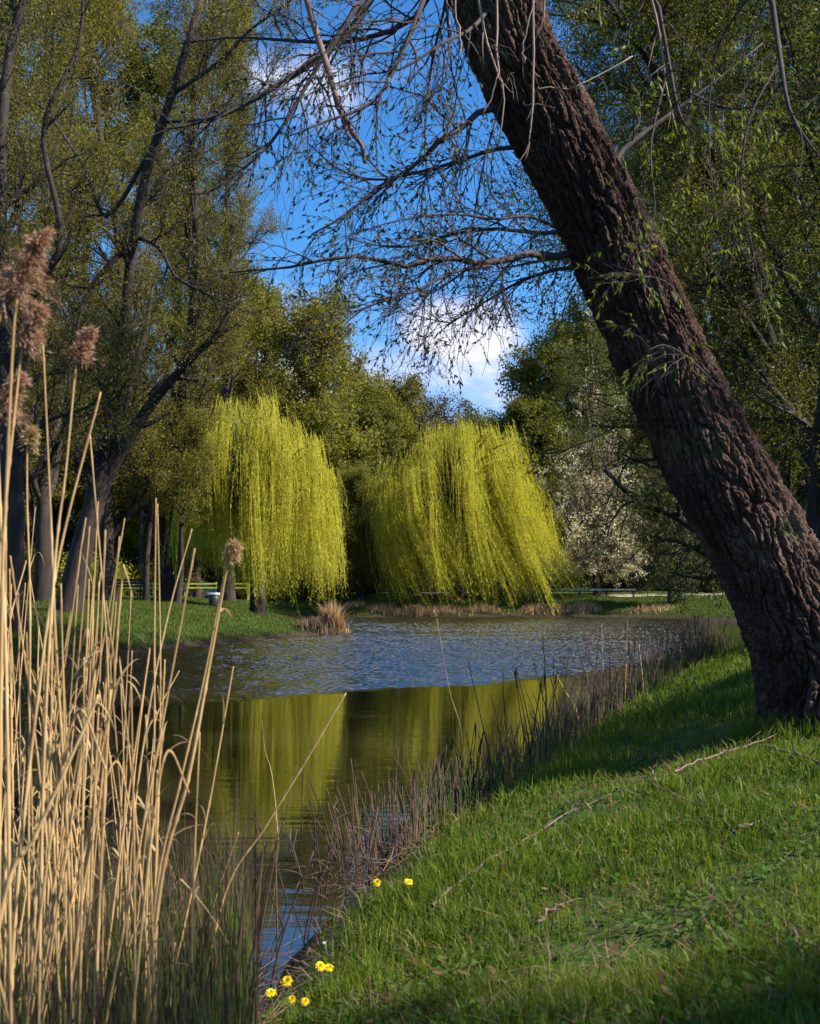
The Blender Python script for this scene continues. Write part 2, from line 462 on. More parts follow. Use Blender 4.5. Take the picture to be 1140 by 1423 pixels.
gx = steps([(-420, -120, 30), (-120, -30, 5), (-30, -8, .8), (-8, -3.2, .3), (-3.2, 6.5, .085), (6.5, 18, .4), (18, 40, 2), (40, 120, 8), (120, 420, 30)])
gy = steps([(-120, -30, 10), (-30, -4, 1.5), (-4, 1.5, .3), (1.5, 14, .085), (14, 30, .22), (30, 62, .4), (62, 90, 2), (90, 150, 6), (150, 480, 30)])
X, Y = np.meshgrid(gx, gy)
Z = terr(X, Y)
mb = MB()
ny, nx = X.shape
idx = np.arange(ny * nx).reshape(ny, nx)
mb.add(np.stack([X, Y, Z], -1), np.stack([idx[:-1, :-1], idx[:-1, 1:], idx[1:, 1:], idx[1:, :-1]], -1).reshape(-1, 4))
tag(mb.obj('ground', MAT['ground']), 'grassy banks of the park lake', 'ground', kind='structure')
wx = steps([(-40, -9, 3), (-9, 13.5, .052), (13.5, 30, 2)]); wy = steps([(-30, 13, 2.5), (13, 17, .25), (17, 32, .021), (32, 54.5, .034), (54.5, 57.2, 1)])
X, Y = np.meshgrid(wx, wy)
xq = np.stack([X, Y, X * 0], -1)
eg = 19.6 + .78 * X + .24 * np.maximum(X - 3, 0) ** 2
ms_ = sstep(-.35, .55, Y - eg + 1.2 * fbm(xq * np.array([.3, .5, 1]), 4) + .35 * fbm(xq * 1.9, 2)) * sstep(13.4, 11, X) * sstep(-8.9, -7, X)
hw = X * 0
for k in range(30):
    lam = .085 * 2.6 ** rng.random(); a = rng.normal() * .5 - pi / 2
    kx, ky = math.cos(a) * 2 * pi / lam, math.sin(a) * 2 * pi / lam
    hw += lam * np.sin(kx * X + ky * Y + rng.uniform(0, 6.28) + 1.2 * fbm(xq * .35 + k, 2))
hw *= WAVE * (1 + .045 * np.clip(Y - 22, 0, 40)) * ms_ * (.85 + .45 * fbm(xq * np.array([.16, .4, 1]), 3))
mb = MB(); ny, nx = X.shape; idx = np.arange(ny * nx).reshape(ny, nx)
mb.add(np.stack([X, Y, hw], -1), np.stack([idx[:-1, :-1], idx[:-1, 1:], idx[1:, 1:], idx[1:, :-1]], -1).reshape(-1, 4))
tag(mb.obj('water', MAT['water']), 'park lake, wind-ruffled beyond and calm near the bank', 'water', kind='structure')


def ground_at(x, y):
    return float(terr(np.array([x]), np.array([y]))[0])


# road strip behind the left lawn, gravel path on the right-hand far bank
def ribbon(name, pts, w, mat, lift, label):
    c = spline([(*p, 0) for p in pts], 60)[:, :2]
    t = np.gradient(c, axis=0); t /= np.linalg.norm(t, axis=1)[:, None]; nrm = np.c_[-t[:, 1], t[:, 0]]
    cols = [c + nrm * w * k for k in (-.5, -.17, .17, .5)]
    V = np.stack([np.c_[q, terr(q[:, 0], q[:, 1]) + lift] for q in cols], 1)
    n = len(c); i = np.arange(n * 4).reshape(n, 4)
    m = MB().add(V, np.stack([i[:-1, :-1], i[1:, :-1], i[1:, 1:], i[:-1, 1:]], -1).reshape(-1, 4))
    return tag(m.obj(name, mat), label, name.replace('_', ' '), kind='structure')


MAT['asphalt'] = plain('asphalt', (.06, .06, .06), .9, scale=30)
MAT['gravel'] = plain('pale_path_gravel', (.36, .31, .25), .95, scale=40)
ribbon('road', [(-60, 66), (-30, 66), (-14, 65.5), (-4, 66), (6, 68)], 4.5, MAT['asphalt'], .03, 'asphalt road behind the lawn')
ribbon('path', [(0, 59.5), (6, 58), (12, 57.5), (20, 57), (34, 54)], 1.6, MAT['gravel'], .05, 'pale gravel path along the far bank')

# ------------------------------------------------------------------ grass (stuff)
def blades(mb, x, y, z, h, w, lean=.5):
    n = len(x)
    a = rng.uniform(0, 2 * pi, n); s = np.stack([np.cos(a), np.sin(a), a * 0], -1)
    b = rng.uniform(0, 2 * pi, n); l = np.stack([np.cos(b), np.sin(b), b * 0], -1) * (rng.random(n) ** 1.3 * lean)[:, None]
    p = np.stack([x, y, z - .01], -1)
    hh = h[:, None]; up = np.array([0, 0, 1.])
    mid = p + up * hh * .55 + l * hh * .3
    tip = p + up * hh * (1 - .25 * (l ** 2).sum(-1, keepdims=True)) + l * hh * 1.0
    ww = w[:, None] * .5
    V = np.stack([p - s * ww, p + s * ww, mid + s * ww * .8, mid - s * ww * .8, tip], 1)
    i = np.arange(n)[:, None] * 5
    mb.add(V, [i + np.array([[0, 1, 2, 3]]), i + np.array([[3, 2, 4]])])


def scatter_near(n, rmin, rmax, amin, amax, dmin=.12):
    a = np.radians(rng.uniform(amin, amax, n)); r = rmin * (rmax / rmin) ** (rng.random(n) ** .9)
    x, y = r * np.sin(a), r * np.cos(a)
    d = shore_dist(x, y); k = d > dmin
    return x[k], y[k], d[k], r[k]


mb = MB()
x, y, d, r = scatter_near(330000, 2.1, 30, -24, 34, .18)
pn = np.stack([x, y, x * 0], -1)
pat = fbm(pn * .9, 3) + .6 * fbm(pn * 4.5, 2)
keep = rng.random(len(x)) < np.clip(.66 + pat * 1.0, .10, 1) * sstep(.1, .8, d)
x, y, d, r, pat = x[keep], y[keep], d[keep], r[keep], pat[keep]
h = (.035 + .06 * rng.random(len(x)) ** 1.8) * (1 + .55 * pat) * np.clip(r / 6, 1, 1.6)
h = np.maximum(h, .03) * (1 + .5 * np.exp(-((d - .5) / .4) ** 2))
blades(mb, x, y, terr(x, y, d), h, (.0035 + .003 * rng.random(len(x))) * np.clip(r / 4.5, .8, 4), .9)
# taller tufts
tx, ty, td, tr = scatter_near(420, 2.3, 14, -22, 32, .5)
m = 26
x = (tx[:, None] + rng.normal(size=(len(tx), m)) * .035).ravel(); y = (ty[:, None] + rng.normal(size=(len(tx), m)) * .035).ravel()
blades(mb, x, y, terr(x, y), .05 + .09 * rng.random(len(x)), .004 + .003 * rng.random(len(x)), 1.3)
a = rng.uniform(0, 2 * pi, 260); rr_ = .42 + .30 * rng.random(260) ** 1.5
tx, ty = 3.10 + rr_ * np.cos(a), 8.5 + rr_ * np.sin(a)
x = (tx[:, None] + rng.normal(size=(260, 20)) * .03).ravel(); y = (ty[:, None] + rng.normal(size=(260, 20)) * .03).ravel()
blades(mb, x, y, terr(x, y), .07 + .17 * rng.random(len(x)), .006 + .004 * rng.random(len(x)), 1.0)
tag(mb.obj('grass', MAT['grass']), 'short spring grass on the near bank', 'grass', kind='stuff')

mb = MB()
n = 300000
x = rng.uniform(-17, -1.5, n); y = rng.uniform(18, 58, n); d = shore_dist(x, y); k = (d > .25) & (d < 11)
x2 = rng.uniform(-3, 20, n); y2 = rng.uniform(36, 62, n); d2 = shore_dist(x2, y2); k2 = (d2 > .5) & (d2 < 8)
x = np.r_[x[k], x2[k2]]; y = np.r_[y[k], y2[k2]]; d = np.r_[d[k], d2[k2]]
blades(mb, x, y, terr(x, y, d), .05 + .08 * rng.random(len(x)), .011 + .011 * rng.random(len(x)), .9)
tag(mb.obj('lawn_grass', MAT['lawn']), 'mown grass on the far lawns', 'grass', kind='stuff')

# dry thatch in the near turf
mb = MB()
x, y, d, r = scatter_near(16000, 2.2, 16, -24, 34, .1)
z = terr(x, y, d) + .015
a = rng.uniform(0, 2 * pi, len(x)); ln = rng.uniform(.03, .16, len(x))
D = np.stack([np.cos(a) * ln, np.sin(a) * ln, rng.uniform(-.02, .05, len(x))], -1)
S = np.stack([-np.sin(a), np.cos(a), a * 0], -1) * .0022 * np.clip(r / 4, 1, 3)[:, None]
p = np.stack([x, y, z], -1)
mb.add(np.stack([p - S, p + S, p + D + S * .5, p + D - S * .5], 1), np.arange(len(x))[:, None] * 4 + np.arange(4)[None])
tag(mb.obj('dry_grass', MAT['litter']), 'dead straw caught in the near turf', 'dead grass', kind='stuff')

MAT['weed'] = leafmat('broad_weed_leaf', (.03, .06, .012), (.06, .11, .02), (.10, .15, .03), trans=.3, clump=2, spec=.06, rough=.8)
MAT['dead_leaf'] = leafmat('dead_leaf', (.05, .028, .016), (.11, .065, .032), (.19, .125, .065), trans=.2, tint=(1, .8, .6), clump=3, spec=.04, rough=.9)


def flat_leaves(x, y, z, size, width, tilt, name, mat, label, cat):
    p = np.stack([x, y, z], -1); n_ = len(x)
    a = rng.uniform(0, 2 * pi, n_); D = np.stack([np.cos(a), np.sin(a), rng.uniform(-.1, 1, n_) * tilt], -1); S = np.stack([-np.sin(a), np.cos(a), rng.normal(size=n_) * tilt * .6], -1)
    s_ = (size * rng.uniform(.5, 1.3, n_))[:, None]; w_ = s_ * width * .5
    mb = MB(); V = np.stack([p, p + D * s_ * .3 + S * w_ * .9, p + D * s_ * .7 + S * w_ * .85, p + D * s_, p + D * s_ * .7 - S * w_ * .85, p + D * s_ * .3 - S * w_ * .9], 1)
    mb.add(V, np.arange(n_)[:, None] * 6 + np.arange(6)[None]); return tag(mb.obj(name, mat), label, cat, kind='stuff')


x, y, d, r = scatter_near(26000, 2.2, 12, -24, 34, .35)
k = fbm(np.stack([x, y, x * 0 + 5], -1) * 1.6, 3) > .12; x, y, d, r = x[k], y[k], d[k], r[k]
flat_leaves(x, y, terr(x, y, d) + rng.uniform(.01, .05, len(x)), .026, .75, .7, 'ground_cover', MAT['weed'], 'patches of clover and small weeds in the turf', 'ground cover')
x, y, d, r = scatter_near(1000, 2.2, 16, -24, 34, .15)
flat_leaves(x, y, terr(x, y, d) + rng.uniform(.02, .06, len(x)), .045, .45, .5, 'fallen_leaves', MAT['dead_leaf'], 'last year\'s leaves lying in the near turf', 'dead leaves')
x = rng.uniform(-5, 5, 420); y = 7 + 15 * rng.random(420); d = shore_dist(x, y); k = (d < -.1) & ((d > -1.2) | (fbm(np.stack([x, y, x * 0], -1) * .5, 2) > .25)); x, y = x[k], y[k]
flat_leaves(x, y, x * 0 + .012, .05, .45, .05, 'floating_leaves', MAT['dead_leaf'], 'dead leaves and bits floating on the calm water', 'floating leaves')

# ------------------------------------------------------------------ the leaning willow, near the camera
BX, BY = (1152 - CX) / F * 8.5, 8.5
BZ = ground_at(BX, BY)
ctr = [np.array([BX + .12, BY + .03, BZ - .45]), np.array([BX + .02, BY + .01, BZ - .05])] + \
      [P(*q) for q in [(1124, 900, 8.5), (1062, 770, 8.48), (985, 630, 8.45), (902, 455, 8.4), (836, 305, 8.35), (776, 190, 8.3), (722, 90, 8.28), (690, 0, 8.25), (655, -110, 8.2), (600, -240, 8.1), (520, -400, 7.9)]]
nv, nu = 1300, 360
C = spline(ctr, nv)
seg = np.r_[0, np.cumsum(np.linalg.norm(np.diff(C, axis=0), axis=1))]
T = norm(np.gradient(C, axis=0))
e1 = norm(np.array([0, -1., 0]) - (T @ np.array([0, -1., 0]))[:, None] * T); e2 = np.cross(T, e1)
hgt = seg - .45
zc = C[:, 2]
rad = np.interp(hgt, [-.4, 0, .4, .9, 1.6, 2.6, 4, 5.6, 7, 8.5], [.55, .46, .42, .385, .355, .33, .305, .30, .28, .22])
th = np.linspace(-pi, pi, nu, endpoint=False)
U, Vv = np.meshgrid(th, seg)
per = 40
cs = np.stack([np.cos(U) * .38, np.sin(U) * .38, Vv], -1)
wu = fbm(cs * np.array([5, 5, 3.2]), 5) * 1.1; wv = fbm(cs * np.array([4, 4, 3]) + 7, 3) * .7
cu = (U + pi) / (2 * pi) * per + wu - Vv * 1.6; cv = Vv / .37 + wv
f1, f2, cid = voro(cu, cv, per)
crack = sstep(.0, .15, f2 - f1) * (.7 + .3 * sstep(.1, .5, f2 - f1))
g1, g2, gid = voro(cu * 2 + 1.7 * fbm(cs * 11, 3), cv * 2.6 + 3 + .8 * fbm(cs * 9 + 3, 2), 80)
fine = sstep(0, .35, g2 - g1)
rid = 1 - np.abs(fbm(np.stack([cs[..., 0] * 26, cs[..., 1] * 26, Vv * 3.2], -1) + wu[..., None] * .6, 4)) * 2.2
rough = fbm(cs * np.array([38, 38, 16]), 4) + .55 * fbm(cs * np.array([95, 95, 45]), 2)
disp = .038 * crack * (.4 + .6 * cid) + .017 * fine * crack + .016 * np.clip(rid, -1, 1) * crack + .010 * rough - .025
groove = np.exp(-((U - (.55 + .10 * np.sin(Vv * 1.1))) / .17) ** 2)
lobe = .06 * np.cos(2 * U - .4 + Vv * .25) + .04 * np.cos(3 * U + 1.2 - Vv * .2) - .13 * groove * sstep(.2, 1.2, Vv) * (1 - .6 * sstep(4.5, 6.5, Vv))
hb = np.maximum(Vv - .45, 0)
flare = .30 * np.exp(-hb / .32) * (.35 + .65 * np.maximum(0, np.cos(5 * U + .9)) ** 1.2)
knob = .10 * np.exp(-((U + .5) ** 2 / .1 + (Vv - 2.3) ** 2 / .05)) + .12 * np.exp(-((U - .8) ** 2 / .06 + (Vv - 5.6) ** 2 / .04)) + .08 * np.exp(-((U - .1) ** 2 / .08 + (Vv - 3.6) ** 2 / .03))
Rr = rad[:, None] * (1 + lobe + flare + knob) + disp * (1 + .8 * np.exp(-hb / .8))
V = C[:, None] + Rr[..., None] * (np.cos(U)[..., None] * e1[:, None] + np.sin(U)[..., None] * e2[:, None])
mb = MB()
i = np.arange(nv * nu).reshape(nv, nu); j = np.roll(i, -1, 1)
mb.add(V, np.stack([i[:-1], j[:-1], j[1:], i[1:]], -1).reshape(-1, 4))
mb.uv = np.stack([(U / (2 * pi) * 2.4).ravel(), Vv.ravel()], -1)
willow = thing('willow_tree', 'big leaning willow with deeply furrowed bark on the near grassy bank', 'tree', (BX, BY, BZ))
mb.obj('trunk', MAT['bark_hero'], willow)


def tree_lines(pts_r, n=14):
    L = np.stack([spline([P(*q) for q in pts], n) for pts, r0, r1 in pts_r])
    R = np.stack([np.linspace(r0, r1, n) for pts, r0, r1 in pts_r])
    return L, R


# limbs seen against the sky; they start in the trunk or in limbs overhead
main = [
    ([(800, 350, 8.35), (768, 357, 8.2), (723, 352, 8.0), (683, 369, 7.9), (643, 360, 7.8), (602, 360, 7.7), (562, 371, 7.65), (522, 360, 7.6), (473, 356, 7.5), (421, 369, 7.5), (360, 375, 7.5), (318, 379, 7.5)], .030, .005),
    ([(683, 369, 7.9), (627, 379, 7.7), (582, 403, 7.5), (538, 417, 7.4), (497, 435, 7.3), (453, 480, 7.2)], .014, .003),
    ([(720, 150, 8.3), (671, 153, 8.1), (643, 177, 8.0), (610, 197, 7.9), (582, 225, 7.8), (546, 250, 7.7), (514, 270, 7.6), (481, 298, 7.5), (433, 326, 7.4)], .026, .005),
    ([(740, 205, 8.3), (690, 207, 8.2), (635, 225, 8.3), (570, 242, 8.4), (520, 250, 8.5), (470, 235, 8.5), (430, 200, 8.6)], .018, .004),
    ([(800, 372, 8.4), (772, 375, 8.5), (723, 391, 8.7), (675, 419, 8.9), (627, 449, 9.0), (606, 466, 9.1)], .016, .003),
    ([(627, 449, 9.0), (600, 444, 9.0), (566, 435, 9.1)], .006, .003),
    ([(780, 322, 8.35), (748, 324, 8.5), (683, 318, 8.6), (627, 326, 8.7), (578, 342, 8.8), (530, 342, 8.9), (480, 330, 9.0)], .018, .003),
    ([(780, 320, 8.3), (735, 300, 8.0), (690, 305, 7.8), (640, 298, 7.7), (590, 300, 7.6), (540, 310, 7.5), (500, 322, 7.5)], .013, .003),
    ([(660, -110, 8.1), (560, -60, 8.0), (480, 50, 7.9), (400, 110, 7.8), (330, 150, 7.7), (270, 172, 7.6), (230, 180, 7.6)], .034, .006),
    ([(640, -150, 8.1), (590, 10, 8.3), (500, 55, 8.5), (430, 58, 8.6), (330, 52, 8.7), (250, 60, 8.8)], .026, .005),
    ([(560, -60, 8.0), (510, -10, 7.8), (440, 95, 7.6), (380, 195, 7.5), (300, 262, 7.4), (262, 270, 7.4)], .022, .004),
    ([(640, -150, 8.1), (600, -30, 7.6), (560, 70, 7.3), (520, 140, 7.2), (450, 170, 7.1), (400, 190, 7.0)], .022, .004),
    ([(640, -150, 8.1), (620, 0, 8.6), (600, 90, 8.8), (590, 200, 9.0), (600, 300, 9.0), (595, 370, 9.0)], .015, .002),
    ([(620, 0, 8.6), (630, 110, 8.7), (650, 190, 8.7), (622, 300, 8.8), (618, 350, 8.8)], .009, .002),
    ([(690, 0, 8.1), (655, 40, 7.8), (615, 60, 7.6), (560, 95, 7.5), (500, 105, 7.4), (430, 130, 7.3)], .016, .003),
    ([(700, 130, 8.1), (672, 230, 7.9), (656, 330, 7.8), (660, 420, 7.7)], .009, .002),
    # right-hand side, in front of the dark trees
    ([(840, 250, 8.3), (870, 205, 8.5), (930, 160, 8.7), (985, 120, 8.8), (1060, 60, 8.9)], .026, .006),
    ([(690, 0, 8.3), (790, -70, 8.0), (900, -20, 7.7), (930, 90, 7.5), (945, 160, 7.4), (965, 185, 7.4)], .022, .004),
    ([(790, -70, 8.0), (960, -110, 7.6), (1060, -30, 7.3), (1085, 90, 7.1), (1100, 160, 7.0), (1140, 220, 6.9)], .03, .006),
    ([(960, 130, 8.7), (1010, 150, 8.2), (1070, 145, 7.9), (1150, 130, 7.6)], .011, .004),
    ([(960, 450, 8.3), (935, 400, 7.9), (905, 385, 7.7), (880, 390, 7.6)], .008, .003),
    ([(1000, 540, 8.2), (960, 500, 7.8), (925, 480, 7.6), (900, 487, 7.5)], .008, .003),
    ([(1080, 90, 7.1), (1040, 170, 7.0), (1030, 270, 7.0), (1045, 340, 7.0), (1060, 420, 7.0)], .008, .002),
    ([(930, 90, 7.5), (905, 200, 7.4), (910, 300, 7.3), (890, 380, 7.3)], .008, .002),
    ([(1060, -30, 7.3), (1000, 60, 7.6), (985, 160, 7.7), (990, 260, 7.7), (1000, 330, 7.7)], .009, .002),
]
L0, R0 = tree_lines(main)
left_i = list(range(0, 16)); right_i = list(range(16, len(main)))
# out-of-frame limbs that carry the top of the crown
up_pts = [([C[-240], C[-240] + [-1.6, -.8, 1.4], C[-240] + [-3.6, -1.4, 2.1], C[-240] + [-6, -1.2, 2.3]], .14, .03),
          ([C[-100], C[-100] + [.6, -1.0, 1.6], C[-100] + [1.9, -2.2, 2.6], C[-100] + [3.4, -3.0, 3.0]], .13, .03),
          ([C[-1], C[-1] + [-1.2, .9, 1.4], C[-1] + [-3, 2.2, 2.2], C[-1] + [-4.6, 3.6, 2.6]], .16, .03),
          ([C[-1], C[-1] + [.5, .5, 1.8], C[-1] + [.9, 1.4, 3.4], C[-1] + [1.6, 2.4, 4.6]], .17, .03)]
Lu = np.stack([spline(p, 14) for p, a, b in up_pts]); Ru = np.stack([np.linspace(a, b, 14) for p, a, b in up_pts])
br = MB(); lf = MB(); bd = MB()
tubes(br, L0, R0, 7); tubes(br, Lu, Ru, 8)
# side branches to the left: bare, dark, opening buds
LL, RL = L0[left_i], R0[left_i]
a1, ra1 = grow(LL, RL, 17, .66, (.35, 1.1), (.15, 1), 0, .05, .16, 9, .55, .25)
ra1 = np.clip(ra1, .0018, .008)
a2, ra2 = grow(a1, ra1, 7, .36, (.4, 1.1), (.15, 1), 0, .05, .2, 7, .7, .4)
ra2 = np.clip(ra2, .0012, .003)
tubes(br, a1, ra1, 5); tubes(br, a2, ra2, 4)
h1, rh1 = grow(LL, RL, 3, 1.0, (.7, 1.4), (.1, .95), -.3, .035, .17, 12, .4, .3); tubes(br, h1, np.clip(rh1, .0016, .004), 4)
leaves(bd, h1[::2], 8, .033, .38, 0, .1, .5, (.3, 1), True)
up1, ru1 = grow(Lu, Ru, 8, 2.0, (.5, 1.2), (.3, 1), -.1, .10, .14, 9, .4, .2)
up2, ru2 = grow(up1, np.clip(ru1, .004, .03), 7, 1.1, (.4, 1.2), (.2, 1), -.1, .12, .14, 8, .5, .2)
tubes(br, up1, ru1, 5); tubes(br, up2, np.clip(ru2, .0015, .006), 4)
sel = rng.random(len(a2)) < .50
leaves(bd, a2[sel], 7, .033, .38, .0, .05, .55, (.35, 1), True)
sel = rng.random(len(a1)) < .6
leaves(bd, a1[sel], 7, .036, .38, .0, .05, .55, (.5, 1), True)
leaves(bd, up2, 14, .05, .34, .0, .2, .5, (.2, 1), True)
# right: sprigs of young leaves
LR, RR = L0[right_i], R0[right_i]
b1, rb1 = grow(LR, RR, 9, .50, (.4, 1.2), (.2, 1), -.05, .10, .18, 8, .5, .3); rb1 = np.clip(rb1, .0018, .006)
b2, rb2 = grow(b1, rb1, 4, .26, (.3, 1.0), (.3, 1), -.05, .12, .18, 6, .7, .4); rb2 = np.clip(rb2, .0012, .003)
tubes(br, b1, rb1, 5); tubes(br, b2, rb2, 4)
sel = rng.random(len(b2)) < .5
leaves(lf, b2[sel], 9, .046, .26, 0, .35, .5, (.3, 1), True)
sel = rng.random(len(b1)) < .5
leaves(lf, b1[sel], 7, .047, .26, 0, .35, .5, (.6, 1), True)
br.obj('branches', MAT['bark_twig'], willow)
bd.obj('crown', MAT['leaf_bud'], willow)
lf.obj('leafy_sprigs', MAT['leaf_near'], willow)
# the broken limb and the pale dead strands hanging over the trunk
hang = [([(425, -120, 7.5), (428, 0, 7.45), (447, 70, 7.4), (470, 140, 7.4), (490, 180, 7.4), (514, 222, 7.4)], .024, .015),
        ([(470, 140, 7.4), (478, 165, 7.35), (484, 190, 7.3)], .014, .010)]
vines = [([(625, -90, 7.75), (636, 20, 7.7), (640, 85, 7.7)], .009, .005), ([(655, -90, 7.7), (668, 10, 7.7), (680, 70, 7.7), (700, 120, 7.65), (692, 205, 7.65)], .011, .004),
         ([(690, -80, 7.7), (692, 60, 7.65), (689, 115, 7.6), (672, 163, 7.6)], .009, .004), ([(735, -80, 7.7), (742, 60, 7.7), (736, 185, 7.7), (717, 230, 7.7)], .010, .004),
         ([(742, 0, 7.7), (728, 65, 7.7), (730, 88, 7.7)], .006, .003), ([(725, 145, 7.75), (750, 146, 7.7), (772, 148, 7.7)], .005, .003),
         ([(746, 122, 7.75), (775, 122, 7.75), (806, 119, 7.8), (880, 78, 7.9)], .006, .004), ([(610, -80, 7.8), (622, 10, 7.75), (628, 70, 7.7)], .007, .004),
         ([(760, -90, 7.7), (756, 10, 7.7), (748, 50, 7.7)], .008, .004), ([(700, 120, 7.65), (708, 105, 7.6), (712, 100, 7.6)], .005, .002),
         ([(880, -90, 7.6), (915, 40, 7.5), (925, 120, 7.5), (942, 190, 7.5)], .009, .004)]
hb_ = MB(); La, Ra = tree_lines(hang, 12); Ra[:, 1:] *= 1 + .12 * rng.normal(size=Ra[:, 1:].shape); La += rng.normal(size=La.shape) * .012
tubes(hb_, La, Ra, 9); g_, rg = grow(La, Ra, 4, .22, (.4, 1.), (.2, .95), -.1, .05, .2, 6, .4, .4); tubes(hb_, g_, rg, 5)
hb_.obj('broken_limb', MAT['limb_bark'], willow)
hb_ = MB(); La, Ra = tree_lines(vines, 12); La += rng.normal(size=La.shape) * .006; tubes(hb_, La, Ra, 6)
v1, rv1 = grow(La, Ra, 2, .3, (.3, .9), (.3, .9), -.3, .15, .15, 6, .6, .4); tubes(hb_, v1, np.maximum(rv1, .0016), 4)
hb_.obj('hanging_twigs', MAT['twig_pale'], willow)


# ------------------------------------------------------------------ tree makers
def limb_tree(name, label, cat, base, top_z, spread, leaf, lsize, nleaf, limbs=9, l2=7, l3=6, trunk_r=.3, lean=(0, 0), upright=.5, bark='bark_far',
              clear=.25, group=None, lwidth=.5, hang=.2, droop=.0, spreadj=.12, hand=None, l3len=None, trunk_pts=None):
    """tapered trunk, limbs, branches, twigs; leaves on the twigs"""
    bx, by = base; bz = ground_at(bx, by); hh = top_z - bz
    root = thing(name, label, cat, (bx, by, bz), group)
    wv = rng.normal(size=(3, 2)) * .03 * hh
    pts = [(bx, by, bz - .25), (bx + lean[0] * .15 * hh, by + lean[1] * .15 * hh, bz + hh * .2), (bx + lean[0] * .45 * hh + wv[0, 0], by + lean[1] * .45 * hh + wv[0, 1], bz + hh * .5),
           (bx + lean[0] * .75 * hh + wv[1, 0], by + lean[1] * .75 * hh + wv[1, 1], bz + hh * .78), (bx + lean[0] * hh + wv[2, 0], by + lean[1] * hh + wv[2, 1], bz + hh * .97)]
    n = 20
    if trunk_pts: pts = [P(*q) for q in trunk_pts]
    Lt = spline(pts, n)[None]; t = np.linspace(0, 1, n)
    Rt = (trunk_r * ((1 - t) ** .9 * .96 + .04) * (1 + .5 * np.exp(-t * 22)))[None]
    mbt = MB(); mbl = MB(); tubes(mbt, Lt, Rt, 10)
    A = [Lt]; RA = [Rt]
    if hand:
        Lh = np.stack([spline([P(*q) for q in p_], n) for p_, a, b in hand]); Rh = np.stack([np.linspace(a, b, n) for p_, a, b in hand])
        tubes(mbt, Lh, Rh, 8)
        g0, r0 = grow(Lh, Rh, 5, spread * .55, (.4, 1.1), (.15, 1), .15, droop, .14, 9, .5, .2); tubes(mbt, g0, r0, 5)
    g1, r1 = grow(Lt, Rt, limbs, spread * 1.25, (.5, 1.2), (clear, .97), upright, droop, .12, 10, .55, .2, .3, .45)
    tubes(mbt, g1, r1, 6)
    if hand: g1 = np.concatenate([g1, spl10(Lh), spl10(g0)]); r1 = np.concatenate([r1, Rh[:, ::2][:, :10], spl10(r0)])
    g2, r2 = grow(g1, r1, l2, spread * .55, (.4, 1.1), (.15, 1), upright * .4, droop, .16, 7, .55, .25)
    r2 = np.maximum(r2, .006); tubes(mbt, g2, r2, 4)
    g3, r3 = grow(g2, r2, l3, l3len or spread * .28, (.3, 1.2), (.1, 1), upright * .2, droop * 1.5, .2, 5, .6, .4)
    tubes(mbt, g3, np.clip(r3, .004, .01), 3)
    leaves(mbl, g3, nleaf, lsize, lwidth, spreadj, hang, .35, (.1, 1))
    mbt.obj('trunk', MAT[bark], root); mbl.obj('crown', MAT[leaf], root)
    return root


def spl10(a):
    i = np.linspace(0, a.shape[1] - 1, 10).round().astype(int)
    return a[:, i]


